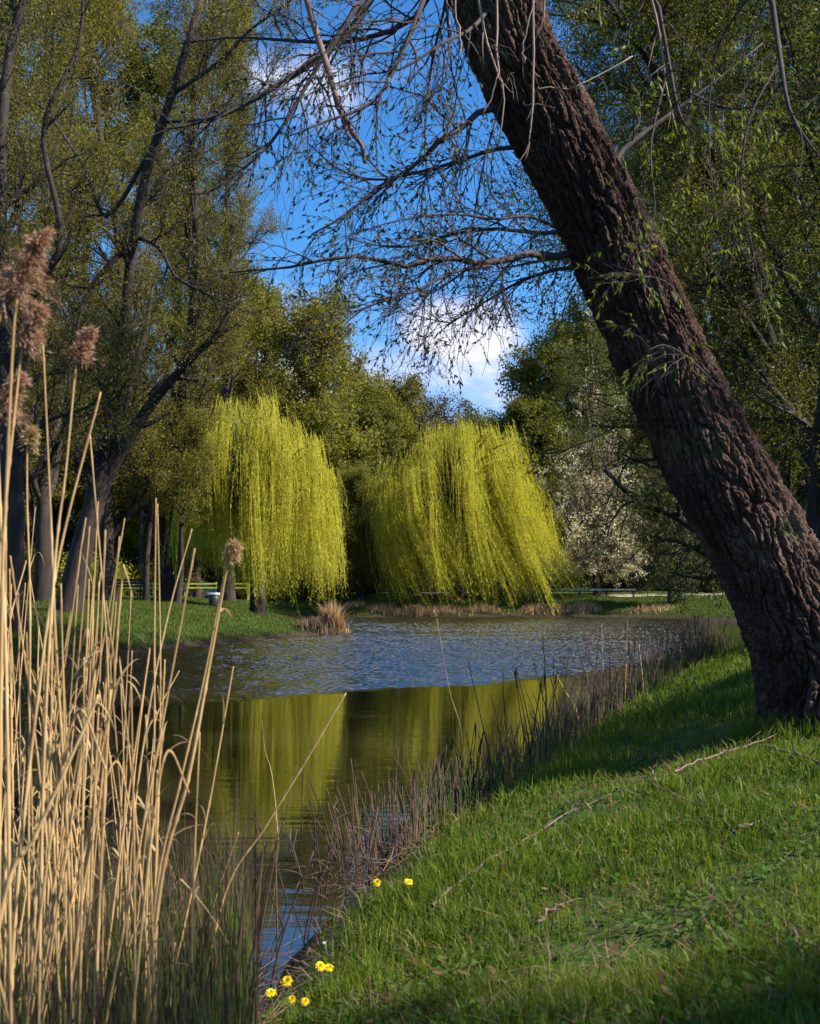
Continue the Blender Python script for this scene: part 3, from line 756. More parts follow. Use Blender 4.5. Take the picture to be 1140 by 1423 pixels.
def weeping(label, base, top_z, R, hem, wind=(0, 0), clumps=60, per=26, lper=16, sq=1.):
    bx, by = base; bz = ground_at(bx, by); hh = top_z - bz
    root = thing('weeping_willow', label, 'tree', (bx, by, bz))
    mt = MB(); ml = MB()
    tk = spline([(bx, by, bz - .2), (bx + .1, by, bz + hh * .2), (bx - .1, by, bz + hh * .42), (bx, by, bz + hh * .62)], 10)[None]
    tubes(mt, tk, np.linspace(.36, .2, 10)[None], 9)
    az = rng.uniform(0, 2 * pi, clumps); rho = R * np.sqrt(rng.random(clumps)) * .97
    top = np.stack([bx + np.cos(az) * rho, by + np.sin(az) * rho * sq, bz + hh * (1 - .42 * (rho / R) ** 2.2) + rng.normal(size=clumps) * .7 - .3], -1)
    top[:, 2] = np.minimum(top[:, 2], top_z)
    # limbs arch from the trunk head to every clump
    s = tk[0, 5 + rng.integers(0, 5, clumps)]
    t = np.linspace(0, 1, 10)[None, :, None]
    Lm = s[:, None] * (1 - t) + top[:, None] * t; Lm[:, :, 2] += np.sin(t[..., 0] * pi) * .5
    Lm += rng.normal(size=Lm.shape) * .06 * (t * (1 - t) * 4)
    tubes(mt, Lm, np.linspace(.075, .012, 10)[None].repeat(clumps, 0), 5)
    # strands
    N = clumps * per
    st = top.repeat(per, 0) + rng.normal(size=(N, 3)) * np.array([.21, .21, .2])
    az2 = az.repeat(per) + rng.normal(size=N) * .5
    outw = np.stack([np.cos(az2), np.sin(az2), az2 * 0], -1) * (.15 + .35 * rng.random(N))[:, None]
    frac = np.where(rng.random(N) < .68, rng.uniform(.74, 1.0, N), rng.uniform(.25, .8, N))
    hemz = hem + rng.normal(size=clumps).repeat(per) * .35 + .3 * rng.random(N)
    hemz = hemz + 1.3 * sstep(0, -.75 * R, st[:, 0] - bx) * (wind[0] < .1)
    ln = np.maximum((st[:, 2] - hemz) * frac * (.74 + .5 * rng.random(clumps)).repeat(per).clip(0, 1), .5)
    Pn = 10
    tt = np.linspace(0, 1, Pn)[None]
    L = np.empty((N, Pn, 3))
    ww = np.array([wind[0], wind[1]]) * ln[:, None]
    cw = (rng.normal(size=(clumps, 2)) * np.array([.05 + .3 * abs(wind[0]), .06])).repeat(per, 0) * ln[:, None]
    for k in (0, 1):
        L[..., k] = st[:, None, k] + outw[:, None, k] * (1 - np.exp(-4 * tt)) + (ww[:, None, k] + cw[:, None, k]) * tt ** 1.7
    L[..., 2] = st[:, None, 2] + .22 * np.exp(-((tt - .08) / .08) ** 2) - ln[:, None] * tt
    L[..., :2] += np.cumsum(rng.normal(size=(N, Pn, 2)) * .014, 1)
    ms = MB(); tubes(ms, L, np.linspace(.008, .004, Pn)[None].repeat(N, 0), 3)
    nl = np.clip((ln * lper).astype(int), 8, 200)
    for q in np.unique(nl // 12):
        k = (nl // 12) == q
        leaves(ml, L[k], int(q * 12 + 6), .09, .22, .03, .75, .5, (.02, 1))
    mt.obj('trunk', MAT['bark'], root); ms.obj('hanging_strands', MAT['leaf_yellow'], root); ml.obj('crown', MAT['leaf_yellow'], root)
    return root


def X_(px, d): return (px - CX) / F * d
def Z_(py, d): return H - (py - HY) / F * d


# the two yellow weeping willows
weeping('yellow weeping willow on the lawn left of the water, strands hanging straight down', (X_(357, 47), 47), Z_(560, 47), 3.15, .75, (.03, 0), 84, 26, 14)
weeping('yellow weeping willow on the far bank, its strands blown sideways by the wind', (X_(634, 56), 56), Z_(596, 56), 4.2, .25, (.27, 0), 110, 25, 14)

# left bank
D1 = 33
limb_tree('willow_tree', 'old dark tree leaning over the left lawn, forked above its thick trunk', 'tree', (X_(98, D1), D1), Z_(420, D1), 2.4, 'leaf_olive', .07, 8, 8, 8, 7, .46, (.13, 0), .5, 'bark', .45, lwidth=.45,
          trunk_pts=[(92, 872, D1), (97, 845, D1), (112, 770, D1), (132, 700, D1), (150, 640, D1), (172, 560, D1 + .3), (200, 470, D1 + .8), (215, 380, D1 + 1)],
          hand=[([(122, 735, D1), (150, 660, D1), (190, 590, D1 - .3), (232, 535, D1 - .6), (275, 490, D1 - 1), (310, 450, D1 - 1.2), (330, 380, D1 - 1)], .24, .03),
                ([(118, 750, D1), (138, 640, D1), (157, 570, D1 + .2), (165, 520, D1 + .3), (172, 470, D1), (183, 350, D1 - .5), (205, 235, D1 - 1), (240, 130, D1 - 1.4), (285, -20, D1 - 1.6)], .22, .10),
                ([(183, 340, D1 - .5), (150, 370, D1 - 1), (120, 410, D1 - 1.4), (105, 470, D1 - 1.6), (92, 560, D1 - 1.8)], .09, .03),
                ([(187, 328, D1 - .5), (222, 345, D1 - 1), (245, 385, D1 - 1.4), (292, 410, D1 - 1.7), (340, 432, D1 - 1.9)], .07, .015),
                ([(215, 200, D1 - 1), (150, 300, D1 - .6), (118, 235, D1 - .4), (60, 150, D1 - .2), (25, 145, D1)], .07, .02),
                ([(240, 130, D1 - 1.4), (300, 90, D1 - 1.8), (350, 40, D1 - 2), (420, -10, D1 - 2.1)], .07, .02),
                ([(225, 170, D1 - 1.2), (290, 165, D1 - 2), (350, 140, D1 - 2.4), (400, 60, D1 - 2.6)], .05, .012)])
D2 = 28
limb_tree('willow_tree', 'dark upright tree at the left water edge behind the tall reeds', 'tree', (X_(12, D2), D2), Z_(-160, D2), 3.3, 'leaf_olive', .07, 17, 20, 8, 7, .34, (.03, 0), .4, 'bark', .2, lwidth=.45,
          hand=[([(22, 520, D2), (45, 420, D2 - .5), (85, 330, D2 - 1), (60, 180, D2 - 1), (110, 60, D2 - 1), (115, -60, D2 - 1)], .10, .03),
                ([(20, 640, D2), (60, 590, D2 - .5), (95, 575, D2 - .8), (130, 560, D2 - 1), (150, 520, D2 - 1)], .06, .02)])
lt = [
    # px, d, top, spread, leaf, trunk_r, limbs, upright, label
    (318, 56, 20, 2.7, 'leaf_olive', .26, 24, .95, 'tall airy upright tree rising behind the left willow, open against the sky'),
    (232, 50, -40, 3.4, 'leaf_olive', .3, 22, .8, 'tall olive tree left of the airy upright one'),
    (150, 44, -120, 3.4, 'leaf_olive', .3, 20, .7, 'tall olive tree behind the forked dark trunk'),
    (60, 40, -200, 3.4, 'leaf_olive', .28, 20, .6, 'tall olive tree between the two dark trunks on the left'),
    (-40, 36, -200, 3.4, 'leaf_green', .3, 18, .6, 'tall green tree at the far left margin'),
    (275, 62, 290, 3.0, 'leaf_green', .24, 18, .6, 'middling green tree behind the airy upright one'),
]
for px, d, tp, sp, lfm, tr, nl, upr, lab in lt:
    limb_tree('park_tree', lab, 'tree', (X_(px, d), d), Z_(tp, d), sp * 1.3, lfm, .085, 54, nl + 8, 8, 8, tr, (rng.normal() * .03, 0), upr * .72, 'bark', .10, lwidth=.45)
# slim trunks on the left lawn
for px, d, tp, ln, lab in [(204, 45, 560, .0, 'slim straight young tree on the left lawn'), (246, 44, 600, .16, 'slim slanting tree on the left lawn beside the white-topped bin'),
                           (142, 46, 590, -.02, 'slim tree on the lawn just right of the big forked trunk'), (305, 50, 610, .03, 'dark slim tree behind the white-topped bin')]:
    limb_tree('young_tree', lab, 'tree', (X_(px, d), d), Z_(tp, d), 1.6, 'leaf_dark' if px in (305,) else 'leaf_olive', .075, 24, 12, 7, 6, .15, (ln, 0), .4, 'bark', .4, lwidth=.45)
# woods behind
bg = [
    (428, 66, 468, 4.6, 'leaf_spring', 'round olive crown behind the left yellow willow'),
    (365, 72, 450, 4.4, 'leaf_spring', 'olive crown left of the round one behind the willow'),
    (492, 74, 590, 4.0, 'leaf_green', 'mid green crown in the gap between the two yellow willows'),
    (545, 84, 575, 4.2, 'leaf_spring', 'green crown with a thin top between the two willows'),
    (600, 92, 592, 4.6, 'leaf_brown', 'brown barely budding tree on the skyline over the right willow'),
    (655, 96, 622, 4.4, 'leaf_brown', 'lower brown tree at the right end of the skyline gap'),
    (690, 84, 610, 4.0, 'leaf_pale', 'pale green tree on the skyline right of the brown ones'),
    (735, 68, 600, 3.2, 'leaf_green', 'dark green tree behind the right end of the blown willow'),
    (770, 72, 520, 4.2, 'leaf_spring', 'green tree rising behind the white blossom tree'),
    (850, 76, 430, 5.0, 'leaf_spring', 'broad green tree behind the white blossom and the leaning trunk'),
    (930, 72, 350, 4.4, 'leaf_olive', 'tall olive tree seen just right of the white blossom'),
    (1010, 77, 250, 4.8, 'leaf_green', 'tall green tree behind the upper half of the leaning trunk'),
    (1090, 74, 180, 4.8, 'leaf_dark', 'tall dark tree right of the leaning trunk'),
    (1190, 80, 120, 5.0, 'leaf_green', 'tall green tree at the right margin'),
    (30, 70, 0, 4.6, 'leaf_olive', 'tall olive tree at the back left, behind the upright dark trunk'),
    (120, 74, -40, 4.6, 'leaf_olive', 'tall olive tree at the back left, behind the forked trunk'),
    (200, 72, 60, 4.2, 'leaf_green', 'tall green tree at the back left, beyond the lamp post'),
    (-60, 66, 60, 4.6, 'leaf_olive', 'tall olive tree at the back of the left margin'),
    (180, 78, 640, 4.0, 'leaf_yellow', 'bright yellow willow glimpsed under the dark crowns of the left lawn'),
    (90, 80, 500, 4.4, 'leaf_dark', 'dark tree beyond the road at the left'),
    (-20, 76, 400, 4.4, 'leaf_dark', 'dark tree beyond the road at the left margin'),
    (270, 84, 600, 4.0, 'leaf_dark', 'dark tree beyond the parked car'),
    (440, 80, 640, 4.0, 'leaf_spring', 'low tree behind the hem of the left willow'),
]
for px, d, tp, sp, lfm, lab in bg:
    limb_tree('park_tree', lab, 'tree', (X_(px, d), d), Z_(tp, d), sp, lfm, .15, 56 if lfm != 'leaf_brown' else 34, 28, 8, 7, .24, (0, 0), .22, 'bark_far', .06, lwidth=.7, spreadj=.2)
for k in range(26):
    px = -160 + k * 60 + rng.normal() * 14; d = 88 + rng.uniform(-4, 8)
    limb_tree('thicket_bush', 'leafy bush in the thicket that closes the park behind the trees', 'bush', (X_(px, d), d), Z_(800 - rng.uniform(75, 140), d), 3.0, ['leaf_dark', 'leaf_green', 'leaf_olive'][k % 3], .15, 34, 18, 6, 6, .12, (0, 0), .5, 'bark_far', .02, lwidth=.6, group='bushes of the far thicket')
def bush(label, x, y, rx, hgt, n, leaf, lsize=.13, name='bush', group=None):
    z = ground_at(x, y); root = thing(name, label, 'bush', (x, y, z), group)
    stem = np.array([[x, y, z - .1]]).repeat(14, 0); a = rng.uniform(0, 2 * pi, 14); r = rx * .75 * np.sqrt(rng.random(14))
    e = np.stack([x + r * np.cos(a), y + r * np.sin(a) * .6, z + hgt * rng.uniform(.45, .9, 14)], -1)
    t = np.linspace(0, 1, 8)[None, :, None]; L = stem[:, None] * (1 - t) + e[:, None] * t + rng.normal(size=(14, 8, 3)) * .06 * t
    m = MB(); R = np.linspace(.05, .015, 8)[None].repeat(14, 0); tubes(m, L, R, 5)
    g, rg = grow(L, R, 10, rx * .7, (.4, 1.3), (.05, 1), .1, 0, .2, 6, .5, .4); g2, r2 = grow(g, rg, 5, rx * .4, (.4, 1.3), (.1, 1), .05, 0, .2, 5, .6, .4)
    tubes(m, g, rg, 4); tubes(m, g2, r2, 3); m.obj('branches', MAT['bark_far'], root)
    m = MB(); leaves(m, g2, max(4, n // len(g2)), lsize, .55, .16, .15, .3, (.05, 1)); leaves(m, g, 12, lsize, .55, .16, .15, .3, (.05, 1)); m.obj('crown', MAT[leaf], root)
    return root


for k in range(34):
    px = -330 + k * 56 + rng.normal() * 12; d = 73 + rng.uniform(-2, 5)
    bush('leafy bush of the low belt closing the park behind the lawns', X_(px, d), d, 2.4, rng.uniform(2.6, 4.4), 16000, ['leaf_green', 'leaf_spring', 'leaf_green', 'leaf_dark'][k % 4], .15, group='bushes closing the park')
for px, d, rx, hg, lfm, lab in [(130, 60, 2.2, 2.6, 'leaf_yellow', 'yellow-green bush behind the rail fence at the left'), (225, 62, 2.0, 2.2, 'leaf_olive', 'olive bush behind the lamp post'), (430, 61, 2.4, 3.0, 'leaf_spring', 'fresh green bush behind the right edge of the left willow'),
                                (985, 60, 2.4, 3.0, 'leaf_dark', 'dark bush on the far bank meeting the leaning trunk'), (860, 63, 2.6, 3.4, 'leaf_brown', 'brownish bush at the back of the far bank behind the rail'), (30, 48, 2.0, 2.0, 'leaf_dark', 'dark bush low between the left trunks')]:
    bush(lab, X_(px, d), d, rx, hg, 14000, lfm, .10)
# right-hand blossom tree and shrubs on the far bank
limb_tree('blossom_tree', 'white flowering tree on the far bank beside the right willow', 'tree', (X_(830, 58), 58), Z_(490, 58), 2.7, 'leaf_pale', .07, 22, 22, 8, 7, .17, (-.03, 0), .25, 'bark_far', .12, lwidth=.5, droop=.03)
bt = [o for o in bpy.data.objects if o.name == 'blossom_tree'][0]
mb = MB(); cen = []
g = rng.normal(size=(330, 3)) * np.array([1.7, 1.4, 3.7]); g[:, 2] = np.abs(g[:, 2]) * 1.15; g[:, 0] *= np.clip(1 - .05 * g[:, 2], .45, 1); g[:, 0] -= .5 * np.exp(-g[:, 2] / 2); g = g.repeat(4, 0) + rng.normal(size=(1320, 3)) * .2
q = np.array([X_(828, 58), 57.4, 1.9]) + g
keep = rng.random(len(q)) < np.clip(1.25 - g[:, 2] / 9, .4, 1)
q = q[keep]
Lq = np.stack([q, q + rng.normal(size=q.shape) * .16], 1)
leaves(mb, Lq, 24, .075, .8, .085, 0, 0.)
tw = MB(); s0 = np.array([X_(830, 58), 58, 2.6])
base_ = s0 + (q - s0) * .25
tl = np.stack([base_ * (1 - a) + q * a + rng.normal(size=q.shape) * .05 for a in np.linspace(0, 1, 6)], 1); tubes(tw, tl, np.linspace(.02, .006, 6)[None].repeat(len(q), 0), 4)
tw.obj('branches', MAT['twig_pale'], bt); mb.obj('blossom', MAT['blossom'], bt)
for px, d, tp, sp, lfm, lab in [(930, 53.4, 690, 1.9, 'leaf_brown', 'brownish bare shrub on the far bank right of the white blossom'),
                                (880, 62, 700, 1.5, 'leaf_brown', 'small brownish shrub between the blossom and the larger shrub'),
                                (968, 60, 660, 1.8, 'leaf_dark', 'dark green shrub on the far bank beside the leaning trunk'),
                                (742, 59.5, 715, 1.4, 'leaf_yellow', 'bright yellow-green bush at the right foot of the blown willow'),
                                (505, 60, 680, 1.9, 'leaf_spring', 'fresh green bush between the two yellow willows'),
                                (545, 59, 710, 1.5, 'leaf_green', 'green bush at the left foot of the blown willow'),
                                (700, 58, 660, 2.0, 'leaf_dark', 'dark green bush overtopping the right side of the blown willow')]:
    limb_tree('shrub', lab, 'shrub', (X_(px, d), d), Z_(tp, d), sp, lfm, .075, 40, 26, 8, 7, .09, (0, 0), .25, 'bark_far', .03, lwidth=.5)

# right bank, behind the leaning trunk
rt = [
    # x, y, top z, spread, leaf, r, limbs, lean, label
    (5.9, 16.5, 11.5, 2.6, 'leaf_green', .26, 18, (.0, 0), 'dark upright tree just right of the leaning willow'),
    (7.0, 21, 19, 4.1, 'leaf_green', .22, 22, (-.09, 0), 'dark tree hidden behind the leaning trunk, its boughs drooping over the water'),
    (9.6, 22, 14, 3.2, 'leaf_green', .3, 20, (0, 0), 'tall tree second in from the right margin of the near bank'),
    (9.3, 28, 13, 3.2, 'leaf_olive', .26, 20, (0, 0), 'olive tree farther along the near bank behind the leaning trunk'),
    (7.5, 24.2, 22, 5.0, 'leaf_olive', .24, 30, (-.09, 0), 'olive tree with a dense wide crown close behind the leaning trunk'),
    (6.4, 13.2, 10.5, 2.9, 'leaf_green', .2, 20, (.0, 0), 'tree close to the right of the leaning willow, its crown above the frame edge'),
    (14, 30, 15, 3.6, 'leaf_dark', .3, 18, (0, 0), 'dark tree at the back of the near bank'),
    (14.5, 22, 15, 3.6, 'leaf_green', .3, 16, (0, 0), 'tall tree standing off at the right behind the near bank'),
]
for bx, by, tz, sp, lfm, tr, nl, ln, lab in rt:
    limb_tree('park_tree', lab, 'tree', (bx, by), tz, sp, lfm, .06, 76 if sp > 4 else 50, nl + 6, 8, 8, tr, ln, .22, 'bark', .10, lwidth=.38, hang=.4, droop=.035, spreadj=.10,
              hand=[([(1085, 520, 20.6), (1010, 300, 20), (930, 130, 19.5), (850, 10, 19), (790, -80, 18.6)], .13, .03), ([(1075, 430, 20.6), (1000, 230, 21), (920, 150, 21), (840, 110, 21), (790, 130, 21)], .10, .02),
                    ([(1070, 330, 20.6), (1010, 120, 21.5), (930, 20, 22), (860, -60, 22)], .10, .03), ([(1085, 520, 20.6), (1020, 420, 19.5), (950, 330, 19), (880, 300, 18.6)], .09, .02)] if bx == 7.0 else None)
limb_tree('park_tree', 'unseen dense tree added right of the leaning willow to shade the near bank', 'tree', (8.6, 9.0), 9.2, 2.7, 'leaf_green', .07, 64, 20, 8, 8, .24, (0, 0), .3, 'bark', .12, lwidth=.4, droop=.02)  # out of view; added so its crown darkens the bank and lower trunk
# out-of-view tree on the right, put in to shade the foot of the picture
limb_tree('park_tree', 'unseen green tree right of the camera, there to shade the near bank', 'tree', (8.8, .8), 8.2, 1.8, 'leaf_green', .08, 26, 14, 7, 7, .22, (-.02, 0), .3, 'bark', .3, lwidth=.4)

# ------------------------------------------------------------------ reeds on the left
def stalk_line(pts, n=16):
    L = spline(pts, n)
    return L


def stalk_mesh(L, r0, r1, S=6):
    """a cane with swollen joints"""
    n = 72
    L = spline(L, n); t = np.linspace(0, 1, n)
    R = r0 + (r1 - r0) * t
    R = R * (1 + .38 * (np.mod(t * 10.3, 1) < .11))
    m = MB(); tubes(m, L[None], R[None], S); return m


def plume_mesh(L, size=.24, n=150, width=.055):
    """drooping seed plume along the end of the line"""
    size *= .8; tip = L[-1]; D = norm((L[-1] - L[-3])[None])[0]
    m = MB()
    t = rng.random(n)
    side = np.array([.75, -.1, -.25])
    ax = tip[None] + D[None] * (t * size)[:, None] + side[None] * ((t ** 2) * size * .45)[:, None]
    dr = norm(rng.normal(size=(n, 3)) * .55 + D + side * .6)
    ln = (size * .42 * (1.05 - t) * (.5 + rng.random(n)))[:, None]
    a = np.linspace(0, 1, 5)
    Ls = np.stack([ax + dr * ln * s + np.array([0, 0, -1]) * ln * .5 * s ** 2 for s in a], 1)
    tubes(m, Ls, np.linspace(.0014, .0009, 5)[None].repeat(n, 0), 3)
    leaves(m, Ls, 14, .017, .16, .006, .2, .6, (.1, 1))
    return m


def blade_mesh(p, d, ln, w, droop, n=8):
    t = np.linspace(0, 1, n)[:, None]
    L = p + d * ln * t + np.array([0, 0, -1.]) * droop * ln * t ** 2
    s = norm(np.cross(d, [0, 0, 1.])[None])[0]
    ww = w * (1 - t) ** .7 * .5
    V = np.stack([L - s * ww, L + s * ww], 1)
    i = np.arange(n * 2).reshape(n, 2)
    return V, np.stack([i[:-1, 0], i[:-1, 1], i[1:, 1], i[1:, 0]], -1)


def reed(pts, label, r=.0055, plume=0., nleaf=0, group=None, broken=None):
    L = spline(pts, 24)
    root = thing('reed_stalk', label, 'reed', L[0], group)
    mm = stalk_mesh(pts, r, r * .45)
    mm.obj('stem', MAT['reed'], root)
    if broken is not None:
        m = MB(); V, q = blade_mesh(L[-1], norm(np.array(broken, float)[None])[0], np.linalg.norm(broken), r * 2.6, .35); m.add(V, q); m.obj('snapped_tip', MAT['reed_leaf'], root)
    if plume:
        plume_mesh(L, plume).obj('plume', MAT['plume' if plume > .06 else 'reed_leaf'], root)
    for k in range(nleaf):
        i = rng.integers(8, 21); a = rng.uniform(0, 2 * pi)
        m = MB(); V, q = blade_mesh(L[i], norm(np.array([[math.cos(a), math.sin(a), rng.uniform(.4, 1.6)]]))[0], rng.uniform(.12, .34), r * 2.2, rng.uniform(.2, .9)); m.add(V, q); m.obj('leaf', MAT['reed_leaf'], root)
    return root


def gp(px, py, d):
    q = P(px, py, d); q[2] = max(ground_at(q[0], q[1]), -.3) - .03
    return q


def hero(pxs, d, label, r=.0055, **kw):
    pts = [P(px, py, d) for px, py in pxs]
    b = pts[0].copy(); dv = pts[0] - pts[1]; b = pts[0] + dv / max(abs(dv[2]), .05) * max(pts[0][2] - max(ground_at(pts[0][0], pts[0][1]), -.25) + .05, .02) * np.array([.35, 0, 1])
    return reed([b] + pts, label, r, **kw)


hero([(222, 1240), (262, 1080), (292, 920), (318, 775)], 3.6, 'thick pale reed stalk with a shaggy folded head, rightmost of the tall reeds', .0085, plume=.055, nleaf=2)
hero([(216, 1250), (250, 1090), (280, 960), (312, 800)], 3.7, 'thinner reed stalk pressed against the shaggy-headed one', .0055)
hero([(312, 1245), (370, 1148), (430, 1050), (481, 963)], 4.4, 'thin straight reed stalk slanting far out over the calm water', .0052)
hero([(180, 1310), (215, 1265), (252, 1222)], 4.0, 'broken reed stalk with its upper half folded back down', .0062, broken=(.20, .02, -.20))
hero([(2, 1268), (50, 1160), (100, 1050), (137, 966)], 3.0, 'thick slanting reed stalk at the left margin', .0085)
hero([(205, 1230), (214, 1050), (215, 880), (217, 692)], 4.0, 'slender upright reed stalk without a plume', .0052)
hero([(218, 1230), (222, 1050), (223, 900), (219, 700)], 4.1, 'second slender reed stalk close beside the upright one', .0045)
hero([(20, 1290), (55, 950), (85, 760), (140, 545)], 3.3, 'long reed stalk bowing to the right high above the others', .0068)
hero([(95, 1200), (78, 900), (70, 700), (60, 478)], 3.4, 'tall bare reed stalk rising straight between the plumes', .0058)
hero([(150, 1010), (158, 950), (165, 860), (172, 785)], 3.5, 'short reed stalk with a kinked flag of leaf at its top', .0062, broken=(.03, 0, -.08), nleaf=1)
hero([(182, 1190), (205, 1000), (235, 850), (267, 735)], 4.2, 'reed stalk leaning right, crossing the lawn behind', .0050)
hero([(110, 1290), (140, 1100), (150, 930), (125, 600)], 3.6, 'gently curved thin reed stalk left of the kinked one', .0050)
hero([(2, 900), (8, 700), (18, 480), (25, 402)], 2.8, 'plumed reed stalk at the left margin, tallest of all', .0060, plume=.20)
hero([(-5, 900), (8, 700), (22, 560), (30, 487)], 2.9, 'plumed reed stalk with its brown head turned right', .0055, plume=.15)
hero([(60, 1100), (75, 800), (92, 650), (106, 503)], 3.2, 'plumed reed stalk with a drooping pinkish head beside the bowing stalk', .0055, plume=.12)
hero([(-30, 900), (-20, 760), (-8, 640), (0, 585)], 3.0, 'plumed reed stalk half cut off by the left margin', .0055, plume=.16)
hero([(40, 1150), (42, 850), (38, 700), (38, 618)], 3.6, 'short-plumed reed stalk with a small ragged head', .0045, plume=.06)
hero([(10, 1000), (0, 700), (-8, 500), (5, 420)], 3.0, 'plumed reed stalk leaning out of the left margin', .0055, plume=.2)

protos = []
for k in range(7):
    hgt_ = 1.0
    bend = rng.normal(size=2) * .07
    pts = [(0, 0, 0), (bend[0] * .15, bend[1] * .15, .33), (bend[0] * .5, bend[1] * .5, .66), (bend[0], bend[1], 1.0)]
    root = thing('reed_stalk', 'dry straw-coloured reed stalk in the clump at the water edge', 'reed', (0, 0, 0), 'dry reed stalks on the left')
    if k in (2, 5): pts = pts[:3] + [(bend[0] * .8 + .02, bend[1], .8), (bend[0] + .10, bend[1] - .03, .72 if k == 2 else .93)]
    L = spline(pts, 24)
    stalk_mesh(pts, .0046, .0024).obj('stem', MAT['reed'], root)
    for q_ in range(2 + k % 3):
        i = rng.integers(9, 21); a = rng.uniform(0, 2 * pi)
        m = MB(); V, q = blade_mesh(L[i], norm(np.array([[math.cos(a), math.sin(a), rng.uniform(.5, 1.8)]]))[0], rng.uniform(.08, .2), .010, rng.uniform(.2, .9)); m.add(V, q); m.obj('leaf', MAT['reed_leaf'], root)
    protos.append(root)
used = [False] * 7
cnt = 0
while cnt < 98:
    y = rng.uniform(3.1, 5.9); px = rng.triangular(-70, 30, 335); x = X_(px, y)
    sdist = float(shore_dist(np.array([x]), np.array([y]))[0])
    if sdist > .55 or sdist < -2.2: continue
    z = max(ground_at(x, y), -.25) - .02
    # tops fall away to the right
    toppy = np.interp(px, [-60, 100, 150, 250, 340], [650, 690, 800, 940, 1080]) + abs(rng.normal()) * 190
    hh = Z_(toppy, y) - z
    if hh < .5: continue
    k = cnt % 7
    o = protos[k] if not used[k] else copy_tree(protos[k]); used[k] = True
    o.location = (x, y, z); o.rotation_euler = (rng.normal() * .08, rng.normal() * .15 + .05, rng.uniform(0, 6.28)); o.scale = (1.0, 1.0, hh)
    cnt += 1

# green shoots and litter between the reeds (stuff)
def reedbed(n, ok, hmin, hmax, wid, name, label, mat, cat, lean=.35):
    mb = MB(); X_s = []
    xs, ys = ok(n)
    d = shore_dist(xs, ys); k = (d < .75) & (d > -1.6)
    xs, ys, d = xs[k], ys[k], d[k]
    z = np.maximum(terr(xs, ys, d), -.15)
    h = rng.uniform(hmin, hmax, len(xs)) * (1 - .35 * sstep(.0, .75, d))
    blades(mb, xs, ys, z, h, wid * (.6 + .8 * rng.random(len(xs))), lean)
    return tag(mb.obj(name, mat), label, cat, kind='stuff')


def left_bed(n):
    y = rng.uniform(2.5, 6.0, n); px = rng.uniform(-120, 345, n) + rng.normal(size=n) * 10
    return (px - CX) / F * y, y


reedbed(3600, left_bed, .25, .85, .008, 'green_shoots', 'young green reed shoots under the dry stalks', MAT['shoot'], 'reed shoots', .22)
reedbed(2900, left_bed, .25, 1.1, .006, 'dead_stems_undergrowth', 'dead brown stems tangled under the reeds', MAT['dead_brown'], 'dead stems', .3)


def litter(n, fn, name, label, lmin=.08, lmax=.4, w=.004):
    xs, ys = fn(n); d = shore_dist(xs, ys); k = (d < .9) & (d > -.25); xs, ys, d = xs[k], ys[k], d[k]
    z = np.maximum(terr(xs, ys, d), 0) + rng.random(len(xs)) * .06
    a = rng.uniform(0, 2 * pi, len(xs)); ln = rng.uniform(lmin, lmax, len(xs))
    L = np.stack([xs, ys, z], -1); E = L + np.stack([np.cos(a) * ln, np.sin(a) * ln, rng.uniform(-.02, .10, len(xs))], -1)
    M = (L + E) / 2 + rng.normal(size=L.shape) * .02
    mb = MB(); tubes(mb, np.stack([L, M, E], 1), np.full((len(xs), 3), w * .5), 3)
    return tag(mb.obj(name, MAT['litter']), label, 'litter', kind='stuff')


litter(3200, left_bed, 'reed_debris', 'broken reed litter around the reed feet')

# ------------------------------------------------------------------ stems standing along the near water edge
NEAR = spline([(*p, 0) for p in near], 300)[:, :2]


def near_edge(n, off_lo, off_hi, tlo=.05, thi=1., bias=1.):
    t = tlo + (thi - tlo) * rng.random(n) ** bias
    i = np.clip((t * 298).astype(int), 0, 298)
    c = NEAR[i]; tv = norm(NEAR[i + 1] - NEAR[i]); nv_ = np.c_[-tv[:, 1], tv[:, 0]]
    o = rng.uniform(off_lo, off_hi, n)
    q = c + nv_ * o[:, None] + rng.normal(size=(n, 2)) * .03
    return q[:, 0], q[:, 1]


protos = []
for k in range(8):
    cat_head = k in (5,)
    root = thing('marsh_stem', 'thin dead brown stem in the fringe along the near water edge', 'stem', (0, 0, 0), 'dead stems along the near bank')
    b = rng.normal(size=2) * .09
    pts = [(0, 0, 0), (b[0] * .2, b[1] * .2, .35), (b[0] * .6, b[1] * .5, .7), (b[0], b[1], 1.)]
    L = spline(pts, 10); m = MB(); tubes(m, L[None], np.linspace(.0048, .0022, 10)[None], 5)
    m.obj('stem', MAT['stem'] if k % 2 else MAT['stem_cane'], root)
    if cat_head:
        m = MB(); c = spline([L[-1] - [0, 0, .16], L[-1] - [0, 0, .08], L[-1]], 8); tubes(m, c[None], np.array([[.003, .0045, .005, .005, .005, .005, .0045, .003]]), 7); m.obj('seed_head', MAT['stem'], root)
    if k in (0, 3, 6):
        for q_ in range(2):
            m = MB(); a = rng.uniform(0, 2 * pi); V, q = blade_mesh(L[rng.integers(3, 8)], norm(np.array([[math.cos(a), math.sin(a), .8]]))[0], rng.uniform(.12, .25), .007, .5); m.add(V, q); m.obj('leaf', MAT['litter'], root)
    protos.append(root)
used = [False] * 8
xs, ys = near_edge(200, -.10, .40, .25, 1., .85)
x2, y2 = near_edge(75, -.05, 1.1, .02, .4, 1.); xs = np.r_[xs, x2]; ys = np.r_[ys, y2]
